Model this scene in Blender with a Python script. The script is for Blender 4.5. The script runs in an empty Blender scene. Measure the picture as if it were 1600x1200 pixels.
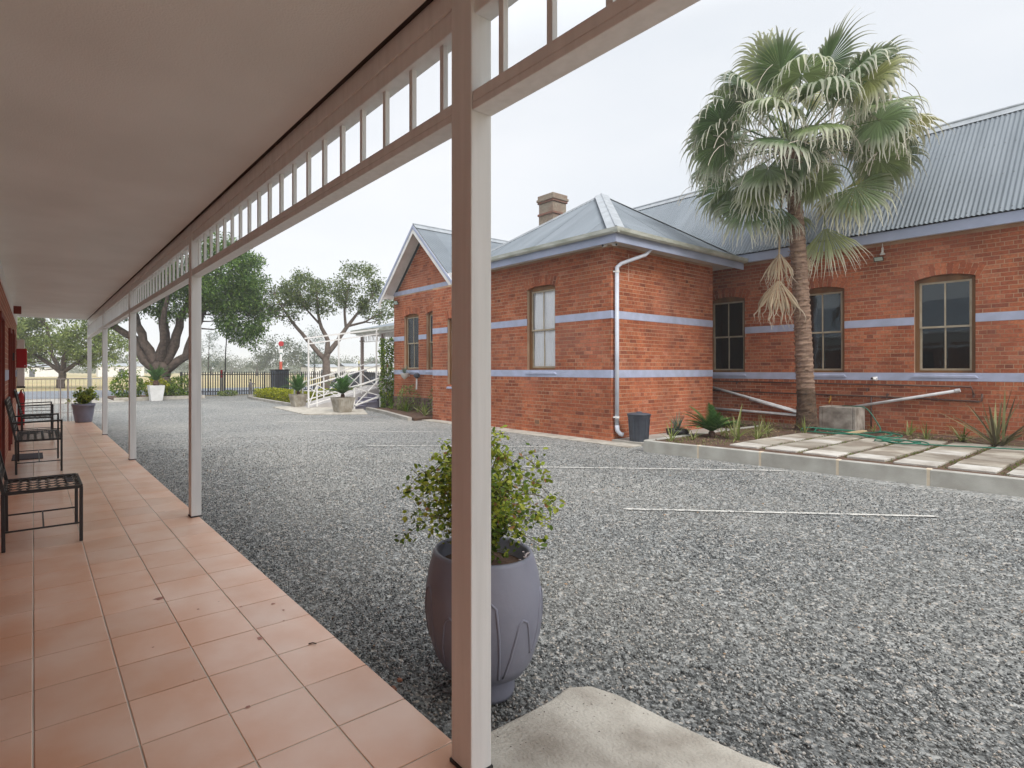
import bpy, math, random
import numpy as np
from mathutils import Vector, Matrix

random.seed(7)
RNG = np.random.default_rng(11)
SC = bpy.context.scene
COL = SC.collection
R = math.radians

# ------------------------------------------------------------------ camera
cam_d = bpy.data.cameras.new("camera")
cam = bpy.data.objects.new("camera", cam_d)
COL.objects.link(cam)
cam.location = (0.0, 0.0, 1.42)
cam.rotation_euler = (R(90), 0, R(-35.06))
cam_d.sensor_width = 36
cam_d.lens = 850.3 / 1600 * 36
cam_d.shift_x = (800 - 648.8) / 1600
cam_d.shift_y = -22 / 1600
cam_d.clip_start = 0.05
cam_d.clip_end = 4000
SC.camera = cam

# ------------------------------------------------------------------ overcast sky
world = bpy.data.worlds.new("World")
SC.world = world
world.use_nodes = True
wt = world.node_tree
for n in list(wt.nodes):
    wt.nodes.remove(n)
w_out = wt.nodes.new("ShaderNodeOutputWorld")
w_bg = wt.nodes.new("ShaderNodeBackground")
w_sky = wt.nodes.new("ShaderNodeTexSky")
w_sky.sky_type = 'NISHITA'
w_sky.sun_disc = False
w_sky.sun_elevation = R(44)
w_sky.sun_rotation = R(192)
w_tc = wt.nodes.new("ShaderNodeTexCoord")
w_map = wt.nodes.new("ShaderNodeMapping")
w_map.inputs['Scale'].default_value = (1.0, 1.0, 3.0)
w_noise = wt.nodes.new("ShaderNodeTexNoise")
w_noise.inputs['Scale'].default_value = 1.6
w_noise.inputs['Detail'].default_value = 4
w_ramp = wt.nodes.new("ShaderNodeValToRGB")
w_ramp.color_ramp.elements[0].position = 0.3
w_ramp.color_ramp.elements[0].color = (0.765, 0.80, 0.845, 1)
w_ramp.color_ramp.elements[1].position = 0.7
w_ramp.color_ramp.elements[1].color = (0.90, 0.91, 0.93, 1)
w_sep = wt.nodes.new("ShaderNodeSeparateXYZ")
w_mr = wt.nodes.new("ShaderNodeMapRange")
w_mr.inputs['From Min'].default_value = 0.5
w_mr.inputs['From Max'].default_value = 1.0
w_mr.inputs['To Min'].default_value = 6.1
w_mr.inputs['To Max'].default_value = 16.5
w_scale = wt.nodes.new("ShaderNodeVectorMath")
w_scale.operation = 'SCALE'
w_mix = wt.nodes.new("ShaderNodeMixRGB")
w_mix.inputs['Fac'].default_value = 0.94
wl = wt.links.new
wl(w_tc.outputs['Generated'], w_map.inputs['Vector'])
wl(w_map.outputs['Vector'], w_noise.inputs['Vector'])
wl(w_noise.outputs['Fac'], w_ramp.inputs['Fac'])
wl(w_tc.outputs['Generated'], w_sep.inputs[0])
wl(w_sep.outputs['Z'], w_mr.inputs['Value'])
wl(w_ramp.outputs['Color'], w_scale.inputs[0])
wl(w_mr.outputs['Result'], w_scale.inputs['Scale'])
wl(w_sky.outputs['Color'], w_mix.inputs['Color1'])
wl(w_scale.outputs['Vector'], w_mix.inputs['Color2'])
wl(w_mix.outputs['Color'], w_bg.inputs['Color'])
w_bg.inputs['Strength'].default_value = 0.1
wl(w_bg.outputs['Background'], w_out.inputs['Surface'])

sun_d = bpy.data.lights.new("sun", 'SUN')
sun_d.energy = 1.5
sun_d.angle = R(28)
sun_d.color = (1.0, 0.96, 0.9)
sun = bpy.data.objects.new("sun", sun_d)
COL.objects.link(sun)
_sd = Vector((-0.16, -0.76, 0.78)).normalized()       # direction towards the sun
sun.rotation_euler = _sd.to_track_quat('Z', 'Y').to_euler()
sun.location = (0, 0, 30)

SC.view_settings.view_transform = 'Standard'
SC.view_settings.look = 'None'
SC.view_settings.gamma = 1
SC.view_settings.use_curve_mapping = False
SC.view_settings.exposure = 0.88
SC.cycles.max_bounces = 10
SC.cycles.diffuse_bounces = 6
SC.cycles.glossy_bounces = 4
SC.cycles.transparent_max_bounces = 16
SC.cycles.volume_bounces = 1
SC.cycles.use_denoising = True

# ------------------------------------------------------------------ materials
MATS = {}

def nn(t, kind):
    return t.nodes.new(kind)

def mat(name, col, rough=0.8, col2=None, scale=3.0, amount=1.0, detail=5, bump=0.0, bscale=None,
        vary=0.0, island=False, spec=0.3, metal=0.0, trans=0.0, stretch=None, extra=None, lo=0.35, hi=0.65):
    """Principled surface; col/col2 mixed by noise; vary = brightness change per object (or per island)."""
    m = bpy.data.materials.new(name)
    m.use_nodes = True
    t = m.node_tree
    b = t.nodes['Principled BSDF']
    b.inputs['Roughness'].default_value = rough
    b.inputs['Specular IOR Level'].default_value = spec
    b.inputs['Metallic'].default_value = metal
    tc = nn(t, 'ShaderNodeTexCoord')
    geo = nn(t, 'ShaderNodeNewGeometry')
    vec = geo.outputs['Position']
    if stretch:
        mp = nn(t, 'ShaderNodeMapping')
        mp.inputs['Scale'].default_value = stretch
        t.links.new(vec, mp.inputs['Vector'])
        vec = mp.outputs['Vector']
    csock = None
    if col2 is not None:
        nz = nn(t, 'ShaderNodeTexNoise')
        nz.inputs['Scale'].default_value = scale
        nz.inputs['Detail'].default_value = detail
        t.links.new(vec, nz.inputs['Vector'])
        mr = nn(t, 'ShaderNodeMapRange')
        mr.inputs['From Min'].default_value = lo
        mr.inputs['From Max'].default_value = hi
        mr.inputs['To Max'].default_value = amount
        t.links.new(nz.outputs['Fac'], mr.inputs['Value'])
        mx = nn(t, 'ShaderNodeMixRGB')
        mx.inputs['Color1'].default_value = (*col, 1)
        mx.inputs['Color2'].default_value = (*col2, 1)
        t.links.new(mr.outputs['Result'], mx.inputs['Fac'])
        csock = mx.outputs['Color']
    if vary > 0:
        if island:
            rnd = geo.outputs['Random Per Island']
        else:
            oi = nn(t, 'ShaderNodeObjectInfo')
            rnd = oi.outputs['Random']
        m2 = nn(t, 'ShaderNodeMapRange')
        m2.inputs['To Min'].default_value = 1 - vary
        m2.inputs['To Max'].default_value = 1 + vary
        t.links.new(rnd, m2.inputs['Value'])
        sc = nn(t, 'ShaderNodeVectorMath')
        sc.operation = 'SCALE'
        if csock:
            t.links.new(csock, sc.inputs[0])
        else:
            sc.inputs[0].default_value = col
        t.links.new(m2.outputs['Result'], sc.inputs['Scale'])
        csock = sc.outputs['Vector']
    if csock:
        t.links.new(csock, b.inputs['Base Color'])
    else:
        b.inputs['Base Color'].default_value = (*col, 1)
    if bump > 0:
        nb = nn(t, 'ShaderNodeTexNoise')
        nb.inputs['Scale'].default_value = bscale or scale * 6
        nb.inputs['Detail'].default_value = 6
        t.links.new(vec, nb.inputs['Vector'])
        bp = nn(t, 'ShaderNodeBump')
        bp.inputs['Strength'].default_value = min(1.0, bump)
        bp.inputs['Distance'].default_value = 0.01
        t.links.new(nb.outputs['Fac'], bp.inputs['Height'])
        t.links.new(bp.outputs['Normal'], b.inputs['Normal'])
    if trans > 0:
        out = t.nodes['Material Output']
        tr = nn(t, 'ShaderNodeBsdfTranslucent')
        if csock:
            t.links.new(csock, tr.inputs['Color'])
        else:
            tr.inputs['Color'].default_value = (*col, 1)
        ms = nn(t, 'ShaderNodeMixShader')
        ms.inputs['Fac'].default_value = trans
        t.links.new(b.outputs['BSDF'], ms.inputs[1])
        t.links.new(tr.outputs['BSDF'], ms.inputs[2])
        t.links.new(ms.outputs['Shader'], out.inputs['Surface'])
    MATS[name] = m
    return m

def ramp_mat(name, stops, rough=0.85, island=True, noise=0.25, nscale=25, bump=0.4, bscale=120, spec=0.25, trans=0.0,
             big=None, stain=False):
    """Colour picked at random (per island or per object) from a ramp, with a little noise on top."""
    m = bpy.data.materials.new(name)
    m.use_nodes = True
    t = m.node_tree
    b = t.nodes['Principled BSDF']
    b.inputs['Roughness'].default_value = rough
    b.inputs['Specular IOR Level'].default_value = spec
    geo = nn(t, 'ShaderNodeNewGeometry')
    if island:
        rnd = geo.outputs['Random Per Island']
    else:
        rnd = nn(t, 'ShaderNodeObjectInfo').outputs['Random']
    cr = nn(t, 'ShaderNodeValToRGB')
    el = cr.color_ramp.elements
    while len(el) < len(stops):
        el.new(0.5)
    for e, (p, c) in zip(el, stops):
        e.position = p
        e.color = (*c, 1)
    t.links.new(rnd, cr.inputs['Fac'])
    nz = nn(t, 'ShaderNodeTexNoise')
    nz.inputs['Scale'].default_value = nscale
    nz.inputs['Detail'].default_value = 5
    t.links.new(geo.outputs['Position'], nz.inputs['Vector'])
    mr = nn(t, 'ShaderNodeMapRange')
    mr.inputs['From Min'].default_value = 0.3
    mr.inputs['From Max'].default_value = 0.7
    mr.inputs['To Min'].default_value = 1 - noise
    mr.inputs['To Max'].default_value = 1 + noise
    t.links.new(nz.outputs['Fac'], mr.inputs['Value'])
    sc = nn(t, 'ShaderNodeVectorMath')
    sc.operation = 'SCALE'
    t.links.new(cr.outputs['Color'], sc.inputs[0])
    t.links.new(mr.outputs['Result'], sc.inputs['Scale'])
    cs = sc.outputs['Vector']
    if big:
        nz2 = nn(t, 'ShaderNodeTexNoise')
        nz2.inputs['Scale'].default_value = big[1]
        nz2.inputs['Detail'].default_value = 5
        t.links.new(geo.outputs['Position'], nz2.inputs['Vector'])
        mr2 = nn(t, 'ShaderNodeMapRange')
        mr2.inputs['From Min'].default_value = 0.45
        mr2.inputs['From Max'].default_value = 0.72
        mr2.inputs['To Max'].default_value = big[2]
        t.links.new(nz2.outputs['Fac'], mr2.inputs['Value'])
        mx = nn(t, 'ShaderNodeMixRGB')
        mx.inputs['Color2'].default_value = (*big[0], 1)
        t.links.new(cs, mx.inputs['Color1'])
        t.links.new(mr2.outputs['Result'], mx.inputs['Fac'])
        cs = mx.outputs['Color']
    if stain:
        mp = nn(t, 'ShaderNodeMapping')
        mp.inputs['Scale'].default_value = (1.4, 1.4, 0.45)
        t.links.new(geo.outputs['Position'], mp.inputs['Vector'])
        n3 = nn(t, 'ShaderNodeTexNoise')
        n3.inputs['Scale'].default_value = 1.3
        n3.inputs['Detail'].default_value = 8
        n3.inputs['Roughness'].default_value = 0.65
        t.links.new(mp.outputs['Vector'], n3.inputs['Vector'])
        m3 = nn(t, 'ShaderNodeMapRange')
        m3.inputs['From Min'].default_value = 0.38
        m3.inputs['From Max'].default_value = 0.62
        m3.inputs['To Min'].default_value = 0.80
        m3.inputs['To Max'].default_value = 1.10
        t.links.new(n3.outputs['Fac'], m3.inputs['Value'])
        s3 = nn(t, 'ShaderNodeVectorMath')
        s3.operation = 'SCALE'
        t.links.new(cs, s3.inputs[0])
        t.links.new(m3.outputs['Result'], s3.inputs['Scale'])
        cs = s3.outputs['Vector']
    t.links.new(cs, b.inputs['Base Color'])
    if bump > 0:
        nb = nn(t, 'ShaderNodeTexNoise')
        nb.inputs['Scale'].default_value = bscale
        t.links.new(geo.outputs['Position'], nb.inputs['Vector'])
        bp = nn(t, 'ShaderNodeBump')
        bp.inputs['Strength'].default_value = bump
        bp.inputs['Distance'].default_value = 0.004
        t.links.new(nb.outputs['Fac'], bp.inputs['Height'])
        t.links.new(bp.outputs['Normal'], b.inputs['Normal'])
    if trans > 0:
        out = t.nodes['Material Output']
        tr = nn(t, 'ShaderNodeBsdfTranslucent')
        t.links.new(cs, tr.inputs['Color'])
        ms = nn(t, 'ShaderNodeMixShader')
        ms.inputs['Fac'].default_value = trans
        t.links.new(b.outputs['BSDF'], ms.inputs[1])
        t.links.new(tr.outputs['BSDF'], ms.inputs[2])
        t.links.new(ms.outputs['Shader'], out.inputs['Surface'])
    MATS[name] = m
    return m

BRICK_STOPS = [(0.0, (0.20, 0.060, 0.034)), (0.05, (0.27, 0.078, 0.040)), (0.25, (0.34, 0.097, 0.046)),
               (0.7, (0.40, 0.122, 0.056)), (0.92, (0.455, 0.155, 0.074)), (1.0, (0.42, 0.165, 0.10))]
M_BRICK_I = ramp_mat("brick_laid", BRICK_STOPS, island=True, rough=0.8, big=((0.40, 0.18, 0.13), 0.8, 0.35), stain=True)
M_BRICK_O = ramp_mat("brick_single", BRICK_STOPS, island=False, rough=0.8, big=((0.40, 0.18, 0.13), 0.8, 0.35), stain=True)
M_MORTAR = mat("mortar", (0.52, 0.37, 0.25), 0.95, (0.35, 0.21, 0.14), 1.3, bump=0.5, bscale=90)
M_BAND = mat("lilac_paint", (0.42, 0.46, 0.61), 0.55, (0.30, 0.33, 0.43), 5, detail=9, amount=.6, bump=0.25, bscale=40)
M_BANDROUGH = M_BAND
M_FASCIA = mat("lilac_fascia", (0.36, 0.40, 0.53), 0.45, (0.29, 0.33, 0.44), 1.5)
M_ROOF = mat("galvanised_roof", (0.195, 0.222, 0.25), 0.6, (0.155, 0.18, 0.205), 1.3, vary=0.10, spec=0.3, metal=0.0,
             stretch=(0.35, 2.2, 0.35))
M_ROOFCAP = mat("ridge_cap_zinc", (0.32, 0.345, 0.37), 0.5, (0.24, 0.26, 0.28), 5, spec=0.4)
M_GUTTER = mat("gutter_paint", (0.46, 0.47, 0.43), 0.5, (0.28, 0.29, 0.24), 2.5, stretch=(1, 1, 4))
M_DOWN = mat("downpipe_paint", (0.62, 0.65, 0.72), 0.4, (0.52, 0.55, 0.62), 4)
M_WHITE = mat("white_paint", (0.78, 0.77, 0.76), 0.5, (0.68, 0.67, 0.65), 3)
M_POST = mat("post_paint", (0.80, 0.82, 0.815), 0.42, (0.73, 0.75, 0.74), 30, stretch=(1, 1, 0.06), bump=0.05, bscale=60)
M_CEIL = mat("ceiling_plaster", (0.86, 0.87, 0.845), 0.95, (0.79, 0.795, 0.765), 1.2, bump=0.35, bscale=130)
M_GAPSHADE_GRIT = mat("gap_shade_and_grit", (0.05, 0.035, 0.03), 0.9)
M_TIMBER = mat("window_timber", (0.23, 0.115, 0.045), 0.55, (0.14, 0.07, 0.03), 5, stretch=(1, 1, 0.2), bump=0.2, bscale=40)
M_SASH = mat("sash_cream", (0.42, 0.36, 0.27), 0.5, (0.33, 0.27, 0.19), 6)
M_CURTAIN = mat("white_cloth", (0.93, 0.935, 0.94), 0.9, (0.86, 0.87, 0.89), 2.0)
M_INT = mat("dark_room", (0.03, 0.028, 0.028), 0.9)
M_TILE = mat("terracotta_tile", (0.64, 0.355, 0.225), 0.28, (0.72, 0.50, 0.385), 2.4, vary=0.06, bump=0.06, bscale=30, spec=0.6)
M_GROUT = mat("grout", (0.42, 0.39, 0.33), 0.9, (0.66, 0.63, 0.55), 1.5)
M_STONEWORK = mat("dark_plinth_stone", (0.13, 0.085, 0.075), 0.9, (0.21, 0.15, 0.13), 6, vary=0.25, bump=0.6, bscale=30)
M_CONC = mat("concrete", (0.42, 0.40, 0.36), 0.9, (0.30, 0.28, 0.25), 2.2, bump=0.5, bscale=50)
M_KERB = mat("kerb_concrete", (0.41, 0.405, 0.37), 0.9, (0.30, 0.29, 0.26), 3.0, vary=0.06, bump=0.35, bscale=70)
M_KERBJ = mat("kerb_mortar", (0.55, 0.47, 0.36), 0.9, (0.45, 0.38, 0.29), 9)
M_SLAB = mat("paving_slab", (0.34, 0.31, 0.26), 0.9, (0.20, 0.17, 0.135), 2.0, vary=0.22, bump=0.4, bscale=60, lo=0.42, hi=0.58)
M_SLABW = mat("paving_slab_bleached", (0.52, 0.50, 0.46), 0.9, (0.34, 0.31, 0.27), 4, vary=0.1, bump=0.3, bscale=60)
M_SOIL = mat("soil", (0.125, 0.075, 0.05), 0.98, (0.07, 0.042, 0.03), 9, bump=1.0, bscale=45)
M_RAMP = mat("weathered_concrete", (0.46, 0.43, 0.375), 0.92, (0.28, 0.25, 0.21), 4.5, bump=0.9, bscale=70, lo=0.42, hi=0.72, detail=9)
M_PVC = mat("pvc_pipe", (0.62, 0.62, 0.63), 0.4, (0.45, 0.45, 0.46), 6)
M_IRONPIPE = mat("old_pipe", (0.07, 0.045, 0.04), 0.6, (0.12, 0.07, 0.055), 8)
M_IRON = mat("black_iron", (0.022, 0.022, 0.024), 0.42, spec=0.5)
M_POTB = mat("glazed_lilac_pot", (0.225, 0.23, 0.285), 0.5, (0.185, 0.192, 0.245), 3.5, spec=0.4, bump=0.15, bscale=25)
M_POTI = mat("pot_inside", (0.16, 0.11, 0.085), 0.85)
M_BIN = mat("grey_plastic", (0.065, 0.075, 0.095), 0.5, (0.045, 0.05, 0.065), 6, spec=0.4)
M_HOSE = mat("green_hose", (0.02, 0.14, 0.09), 0.45)
M_RED = mat("red_paint", (0.42, 0.02, 0.025), 0.45)
M_DRED = mat("oxide_red_frame", (0.20, 0.035, 0.025), 0.6)
M_MATF = mat("door_mat", (0.05, 0.05, 0.06), 0.95, (0.09, 0.09, 0.1), 60)
M_BARK = mat("tree_bark", (0.125, 0.095, 0.08), 0.95, (0.065, 0.05, 0.042), 6, bump=1.0, bscale=18)
M_BARK2 = mat("pale_bark", (0.19, 0.15, 0.125), 0.95, (0.12, 0.095, 0.08), 6, bump=0.8, bscale=20)
M_STEM = mat("green_stem", (0.12, 0.10, 0.045), 0.8)
M_ROAD = mat("asphalt", (0.20, 0.215, 0.24), 0.9, (0.16, 0.175, 0.2), 0.5)
M_LINE = mat("white_bay_stone", (0.50, 0.485, 0.45), 0.9, (0.27, 0.27, 0.26), 14, bump=0.3, bscale=60, lo=0.45, hi=0.75)
M_FIELD = mat("dry_field", (0.40, 0.31, 0.17), 0.98, (0.30, 0.27, 0.13), 0.08)
M_PLATE = mat("ramp_floor", (0.45, 0.43, 0.42), 0.9, (0.36, 0.34, 0.33), 2)
M_STEP = mat("dark_step_paint", (0.12, 0.11, 0.15), 0.7, (0.16, 0.15, 0.19), 3)
M_VPOST = mat("brown_veranda_post", (0.26, 0.21, 0.19), 0.6)
M_LAMP = mat("floodlight_glass", (0.45, 0.55, 0.5), 0.2, spec=0.6)
M_CHIM = ramp_mat("chimney_brick", [(0.0, (0.17, 0.13, 0.095)), (0.5, (0.24, 0.19, 0.145)), (1.0, (0.28, 0.24, 0.19))], island=True,
                  big=((0.20, 0.10, 0.075), 2.5, 0.6))

# glass: thin pane that reflects by angle and lets the dark room show
def glass(name, tint=(0.75, 0.8, 0.8), ior=1.5):
    m = bpy.data.materials.new(name)
    m.use_nodes = True
    t = m.node_tree
    for n in list(t.nodes):
        t.nodes.remove(n)
    out = nn(t, 'ShaderNodeOutputMaterial')
    tr = nn(t, 'ShaderNodeBsdfTransparent')
    tr.inputs['Color'].default_value = (*tint, 1)
    gl = nn(t, 'ShaderNodeBsdfGlossy')
    gl.inputs['Roughness'].default_value = 0.02
    gl.inputs['Color'].default_value = (0.9, 0.95, 1, 1)
    fr = nn(t, 'ShaderNodeFresnel')
    fr.inputs['IOR'].default_value = ior
    nz = nn(t, 'ShaderNodeTexNoise')
    nz.inputs['Scale'].default_value = 1.5
    bp = nn(t, 'ShaderNodeBump')
    bp.inputs['Strength'].default_value = 0.15
    bp.inputs['Distance'].default_value = 0.01
    t.links.new(nz.outputs['Fac'], bp.inputs['Height'])
    t.links.new(bp.outputs['Normal'], gl.inputs['Normal'])
    mx = nn(t, 'ShaderNodeMixShader')
    t.links.new(fr.outputs['Fac'], mx.inputs['Fac'])
    t.links.new(tr.outputs['BSDF'], mx.inputs[1])
    t.links.new(gl.outputs['BSDF'], mx.inputs[2])
    t.links.new(mx.outputs['Shader'], out.inputs['Surface'])
    return m
M_GLASS = glass("window_glass", ior=1.55)
M_GLASS_C = glass("clear_glass", tint=(0.99, 0.99, 0.99), ior=1.2)

def leafmat(name, dark, mid, light, trans=0.3, spec=0.16):
    return ramp_mat(name, [(0.0, dark), (0.5, mid), (1.0, light)], rough=0.5, island=True, noise=0.2, nscale=3,
                    bump=0, spec=spec, trans=trans)
M_LEAF_J = leafmat("jacaranda_leaf", (0.04, 0.085, 0.022), (0.09, 0.165, 0.038), (0.19, 0.29, 0.065))
M_LEAF_M = leafmat("privet_leaf", (0.06, 0.09, 0.035), (0.12, 0.165, 0.058), (0.22, 0.26, 0.09))
M_LEAF_L = leafmat("broad_tree_leaf", (0.10, 0.14, 0.04), (0.19, 0.25, 0.075), (0.32, 0.37, 0.13))
M_LEAF_F = leafmat("far_leaf", (0.04, 0.06, 0.03), (0.06, 0.085, 0.04), (0.09, 0.12, 0.055))
M_LEAF_H = leafmat("hedge_leaf", (0.10, 0.13, 0.01), (0.26, 0.28, 0.015), (0.40, 0.40, 0.03))
M_LEAF_G = leafmat("green_bush_leaf", (0.045, 0.10, 0.015), (0.11, 0.19, 0.03), (0.27, 0.32, 0.045))
M_LEAF_S1 = leafmat("shrub_leaf_green", (0.055, 0.10, 0.02), (0.11, 0.18, 0.035), (0.18, 0.27, 0.05))
M_LEAF_S2 = leafmat("shrub_leaf_lime", (0.18, 0.26, 0.03), (0.34, 0.42, 0.05), (0.50, 0.52, 0.10))
M_LEAF_S3 = leafmat("shrub_leaf_bronze", (0.30, 0.15, 0.07), (0.38, 0.20, 0.10), (0.45, 0.30, 0.15))
M_PETAL = mat("pale_flower", (0.75, 0.66, 0.66), 0.7, trans=0.3)
M_CYCAD = leafmat("cycad_leaf", (0.03, 0.08, 0.022), (0.06, 0.14, 0.035), (0.10, 0.20, 0.05), trans=0.15)
M_BLADE = leafmat("strap_leaf", (0.10, 0.14, 0.03), (0.22, 0.26, 0.07), (0.42, 0.42, 0.22))
M_BLADE2 = leafmat("flax_leaf", (0.10, 0.08, 0.05), (0.16, 0.15, 0.08), (0.30, 0.30, 0.14))
M_SILVER = leafmat("silver_leaf", (0.10, 0.14, 0.11), (0.17, 0.22, 0.17), (0.28, 0.33, 0.24))

def palm_mat(name, base_stops, tip):
    m = bpy.data.materials.new(name)
    m.use_nodes = True
    t = m.node_tree
    b = t.nodes['Principled BSDF']
    b.inputs['Roughness'].default_value = 0.42
    b.inputs['Specular IOR Level'].default_value = 0.45
    rnd = nn(t, 'ShaderNodeObjectInfo').outputs['Random']
    cr = nn(t, 'ShaderNodeValToRGB')
    el = cr.color_ramp.elements
    while len(el) < len(base_stops):
        el.new(0.5)
    for e, (p, c) in zip(el, base_stops):
        e.position = p
        e.color = (*c, 1)
    t.links.new(rnd, cr.inputs['Fac'])
    at = nn(t, 'ShaderNodeAttribute')
    at.attribute_name = 'tip'
    mr = nn(t, 'ShaderNodeMapRange')
    mr.inputs['From Min'].default_value = 0.45
    mr.inputs['From Max'].default_value = 1.0
    mr.inputs['To Max'].default_value = 0.9
    t.links.new(at.outputs['Fac'], mr.inputs['Value'])
    mx = nn(t, 'ShaderNodeMixRGB')
    mx.inputs['Color2'].default_value = (*tip, 1)
    t.links.new(cr.outputs['Color'], mx.inputs['Color1'])
    t.links.new(mr.outputs['Result'], mx.inputs['Fac'])
    geo = nn(t, 'ShaderNodeNewGeometry')
    m2 = nn(t, 'ShaderNodeMapRange')
    m2.inputs['To Min'].default_value = 0.75
    m2.inputs['To Max'].default_value = 1.25
    t.links.new(geo.outputs['Random Per Island'], m2.inputs['Value'])
    sc = nn(t, 'ShaderNodeVectorMath')
    sc.operation = 'SCALE'
    t.links.new(mx.outputs['Color'], sc.inputs[0])
    t.links.new(m2.outputs['Result'], sc.inputs['Scale'])
    t.links.new(sc.outputs['Vector'], b.inputs['Base Color'])
    out = t.nodes['Material Output']
    tr = nn(t, 'ShaderNodeBsdfTranslucent')
    t.links.new(sc.outputs['Vector'], tr.inputs['Color'])
    ms = nn(t, 'ShaderNodeMixShader')
    ms.inputs['Fac'].default_value = 0.28
    t.links.new(b.outputs['BSDF'], ms.inputs[1])
    t.links.new(tr.outputs['BSDF'], ms.inputs[2])
    t.links.new(ms.outputs['Shader'], out.inputs['Surface'])
    return m
M_PALM = palm_mat("fan_palm_leaf", [(0.0, (0.075, 0.125, 0.05)), (0.45, (0.125, 0.185, 0.075)), (0.8, (0.20, 0.255, 0.10)), (1.0, (0.31, 0.29, 0.09))],
                  (0.74, 0.70, 0.60))
M_PALMDEAD = palm_mat("dead_palm_leaf", [(0.0, (0.30, 0.22, 0.13)), (1.0, (0.40, 0.31, 0.2))], (0.48, 0.42, 0.34))
M_PALMTRUNK = mat("palm_trunk", (0.30, 0.205, 0.15), 0.95, (0.15, 0.095, 0.07), 5, bump=1.0, bscale=40, stretch=(1, 1, 5))
M_PALMBASE = mat("palm_root_collar", (0.115, 0.075, 0.05), 0.98, (0.06, 0.04, 0.028), 9, bump=1.0, bscale=45)
M_FIBRE = mat("palm_fibre", (0.12, 0.07, 0.05), 0.95, (0.06, 0.035, 0.025), 10, bump=1.0, bscale=60)

# gravel: shared colours for the loose stones and the bed beneath them
GRAV = [(0.0, (0.04, 0.042, 0.043)), (0.3, (0.13, 0.137, 0.137)), (0.62, (0.235, 0.243, 0.24)), (0.88, (0.38, 0.385, 0.375)), (1.0, (0.45, 0.39, 0.33))]
M_PEBBLE = ramp_mat("loose_gravel", GRAV, rough=0.85, island=True, noise=0.2, nscale=60, bump=0.0, spec=0.3, big=((0.33, 0.32, 0.29), 0.6, 0.45))

def gravel_bed():
    m = bpy.data.materials.new("gravel_bed")
    m.use_nodes = True
    t = m.node_tree
    b = t.nodes['Principled BSDF']
    b.inputs['Roughness'].default_value = 0.9
    b.inputs['Specular IOR Level'].default_value = 0.2
    geo = nn(t, 'ShaderNodeNewGeometry')
    vo = nn(t, 'ShaderNodeTexVoronoi')
    vo.inputs['Scale'].default_value = 48
    wn = nn(t, 'ShaderNodeTexNoise')
    wn.inputs['Scale'].default_value = 60
    wm = nn(t, 'ShaderNodeVectorMath')
    wm.operation = 'MULTIPLY_ADD'
    wm.inputs[1].default_value = (0.02, 0.02, 0.02)
    t.links.new(geo.outputs['Position'], wn.inputs['Vector'])
    t.links.new(wn.outputs['Color'], wm.inputs[0])
    t.links.new(geo.outputs['Position'], wm.inputs[2])
    t.links.new(wm.outputs['Vector'], vo.inputs['Vector'])
    sep = nn(t, 'ShaderNodeSeparateColor')
    t.links.new(vo.outputs['Color'], sep.inputs['Color'])
    cr = nn(t, 'ShaderNodeValToRGB')
    el = cr.color_ramp.elements
    while len(el) < len(GRAV):
        el.new(0.5)
    for e, (p, c) in zip(el, GRAV):
        e.position = p
        e.color = (*c, 1)
    t.links.new(sep.outputs['Red'], cr.inputs['Fac'])
    # dusty, paler patches (fines trodden into the surface)
    n2 = nn(t, 'ShaderNodeTexNoise')
    n2.inputs['Scale'].default_value = 0.35
    n2.inputs['Detail'].default_value = 7
    t.links.new(geo.outputs['Position'], n2.inputs['Vector'])
    mr = nn(t, 'ShaderNodeMapRange')
    mr.inputs['From Min'].default_value = 0.42
    mr.inputs['From Max'].default_value = 0.7
    mr.inputs['To Min'].default_value = 0.05
    mr.inputs['To Max'].default_value = 0.5
    t.links.new(n2.outputs['Fac'], mr.inputs['Value'])
    mx = nn(t, 'ShaderNodeMixRGB')
    mx.inputs['Color2'].default_value = (0.37, 0.36, 0.33, 1)
    t.links.new(mr.outputs['Result'], mx.inputs['Fac'])
    t.links.new(cr.outputs['Color'], mx.inputs['Color1'])
    # clumps of lighter and darker chippings, so that the speckle holds at a distance
    n4 = nn(t, 'ShaderNodeTexNoise')
    n4.inputs['Scale'].default_value = 9
    n4.inputs['Detail'].default_value = 5
    n4.inputs['Roughness'].default_value = 0.8
    t.links.new(geo.outputs['Position'], n4.inputs['Vector'])
    m4 = nn(t, 'ShaderNodeMapRange')
    m4.inputs['From Min'].default_value = 0.32
    m4.inputs['From Max'].default_value = 0.68
    m4.inputs['To Min'].default_value = 0.62
    m4.inputs['To Max'].default_value = 1.25
    t.links.new(n4.outputs['Fac'], m4.inputs['Value'])
    s4 = nn(t, 'ShaderNodeVectorMath')
    s4.operation = 'SCALE'
    t.links.new(mx.outputs['Color'], s4.inputs[0])
    t.links.new(m4.outputs['Result'], s4.inputs['Scale'])
    t.links.new(s4.outputs['Vector'], b.inputs['Base Color'])
    bp = nn(t, 'ShaderNodeBump')
    bp.inputs['Strength'].default_value = 0.8
    bp.inputs['Distance'].default_value = 0.012
    bp.invert = True
    t.links.new(vo.outputs['Distance'], bp.inputs['Height'])
    t.links.new(bp.outputs['Normal'], b.inputs['Normal'])
    return m
M_GRAVEL = gravel_bed()

# ------------------------------------------------------------------ object helpers
def origin(o):
    v = Vector((0, 0, 0))
    while o is not None:
        v += o.location
        o = o.parent
    return v

def tag(o, label=None, cat=None, group=None, kind=None):
    if label: o['label'] = label
    if cat: o['category'] = cat
    if group: o['group'] = group
    if kind: o['kind'] = kind
    return o

def thing(name, label, cat, loc=(0, 0, 0), group=None):
    o = bpy.data.objects.new(name, None)
    o.empty_display_size = 0.1
    COL.objects.link(o)
    o.location = loc
    return tag(o, label, cat, group)

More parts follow.
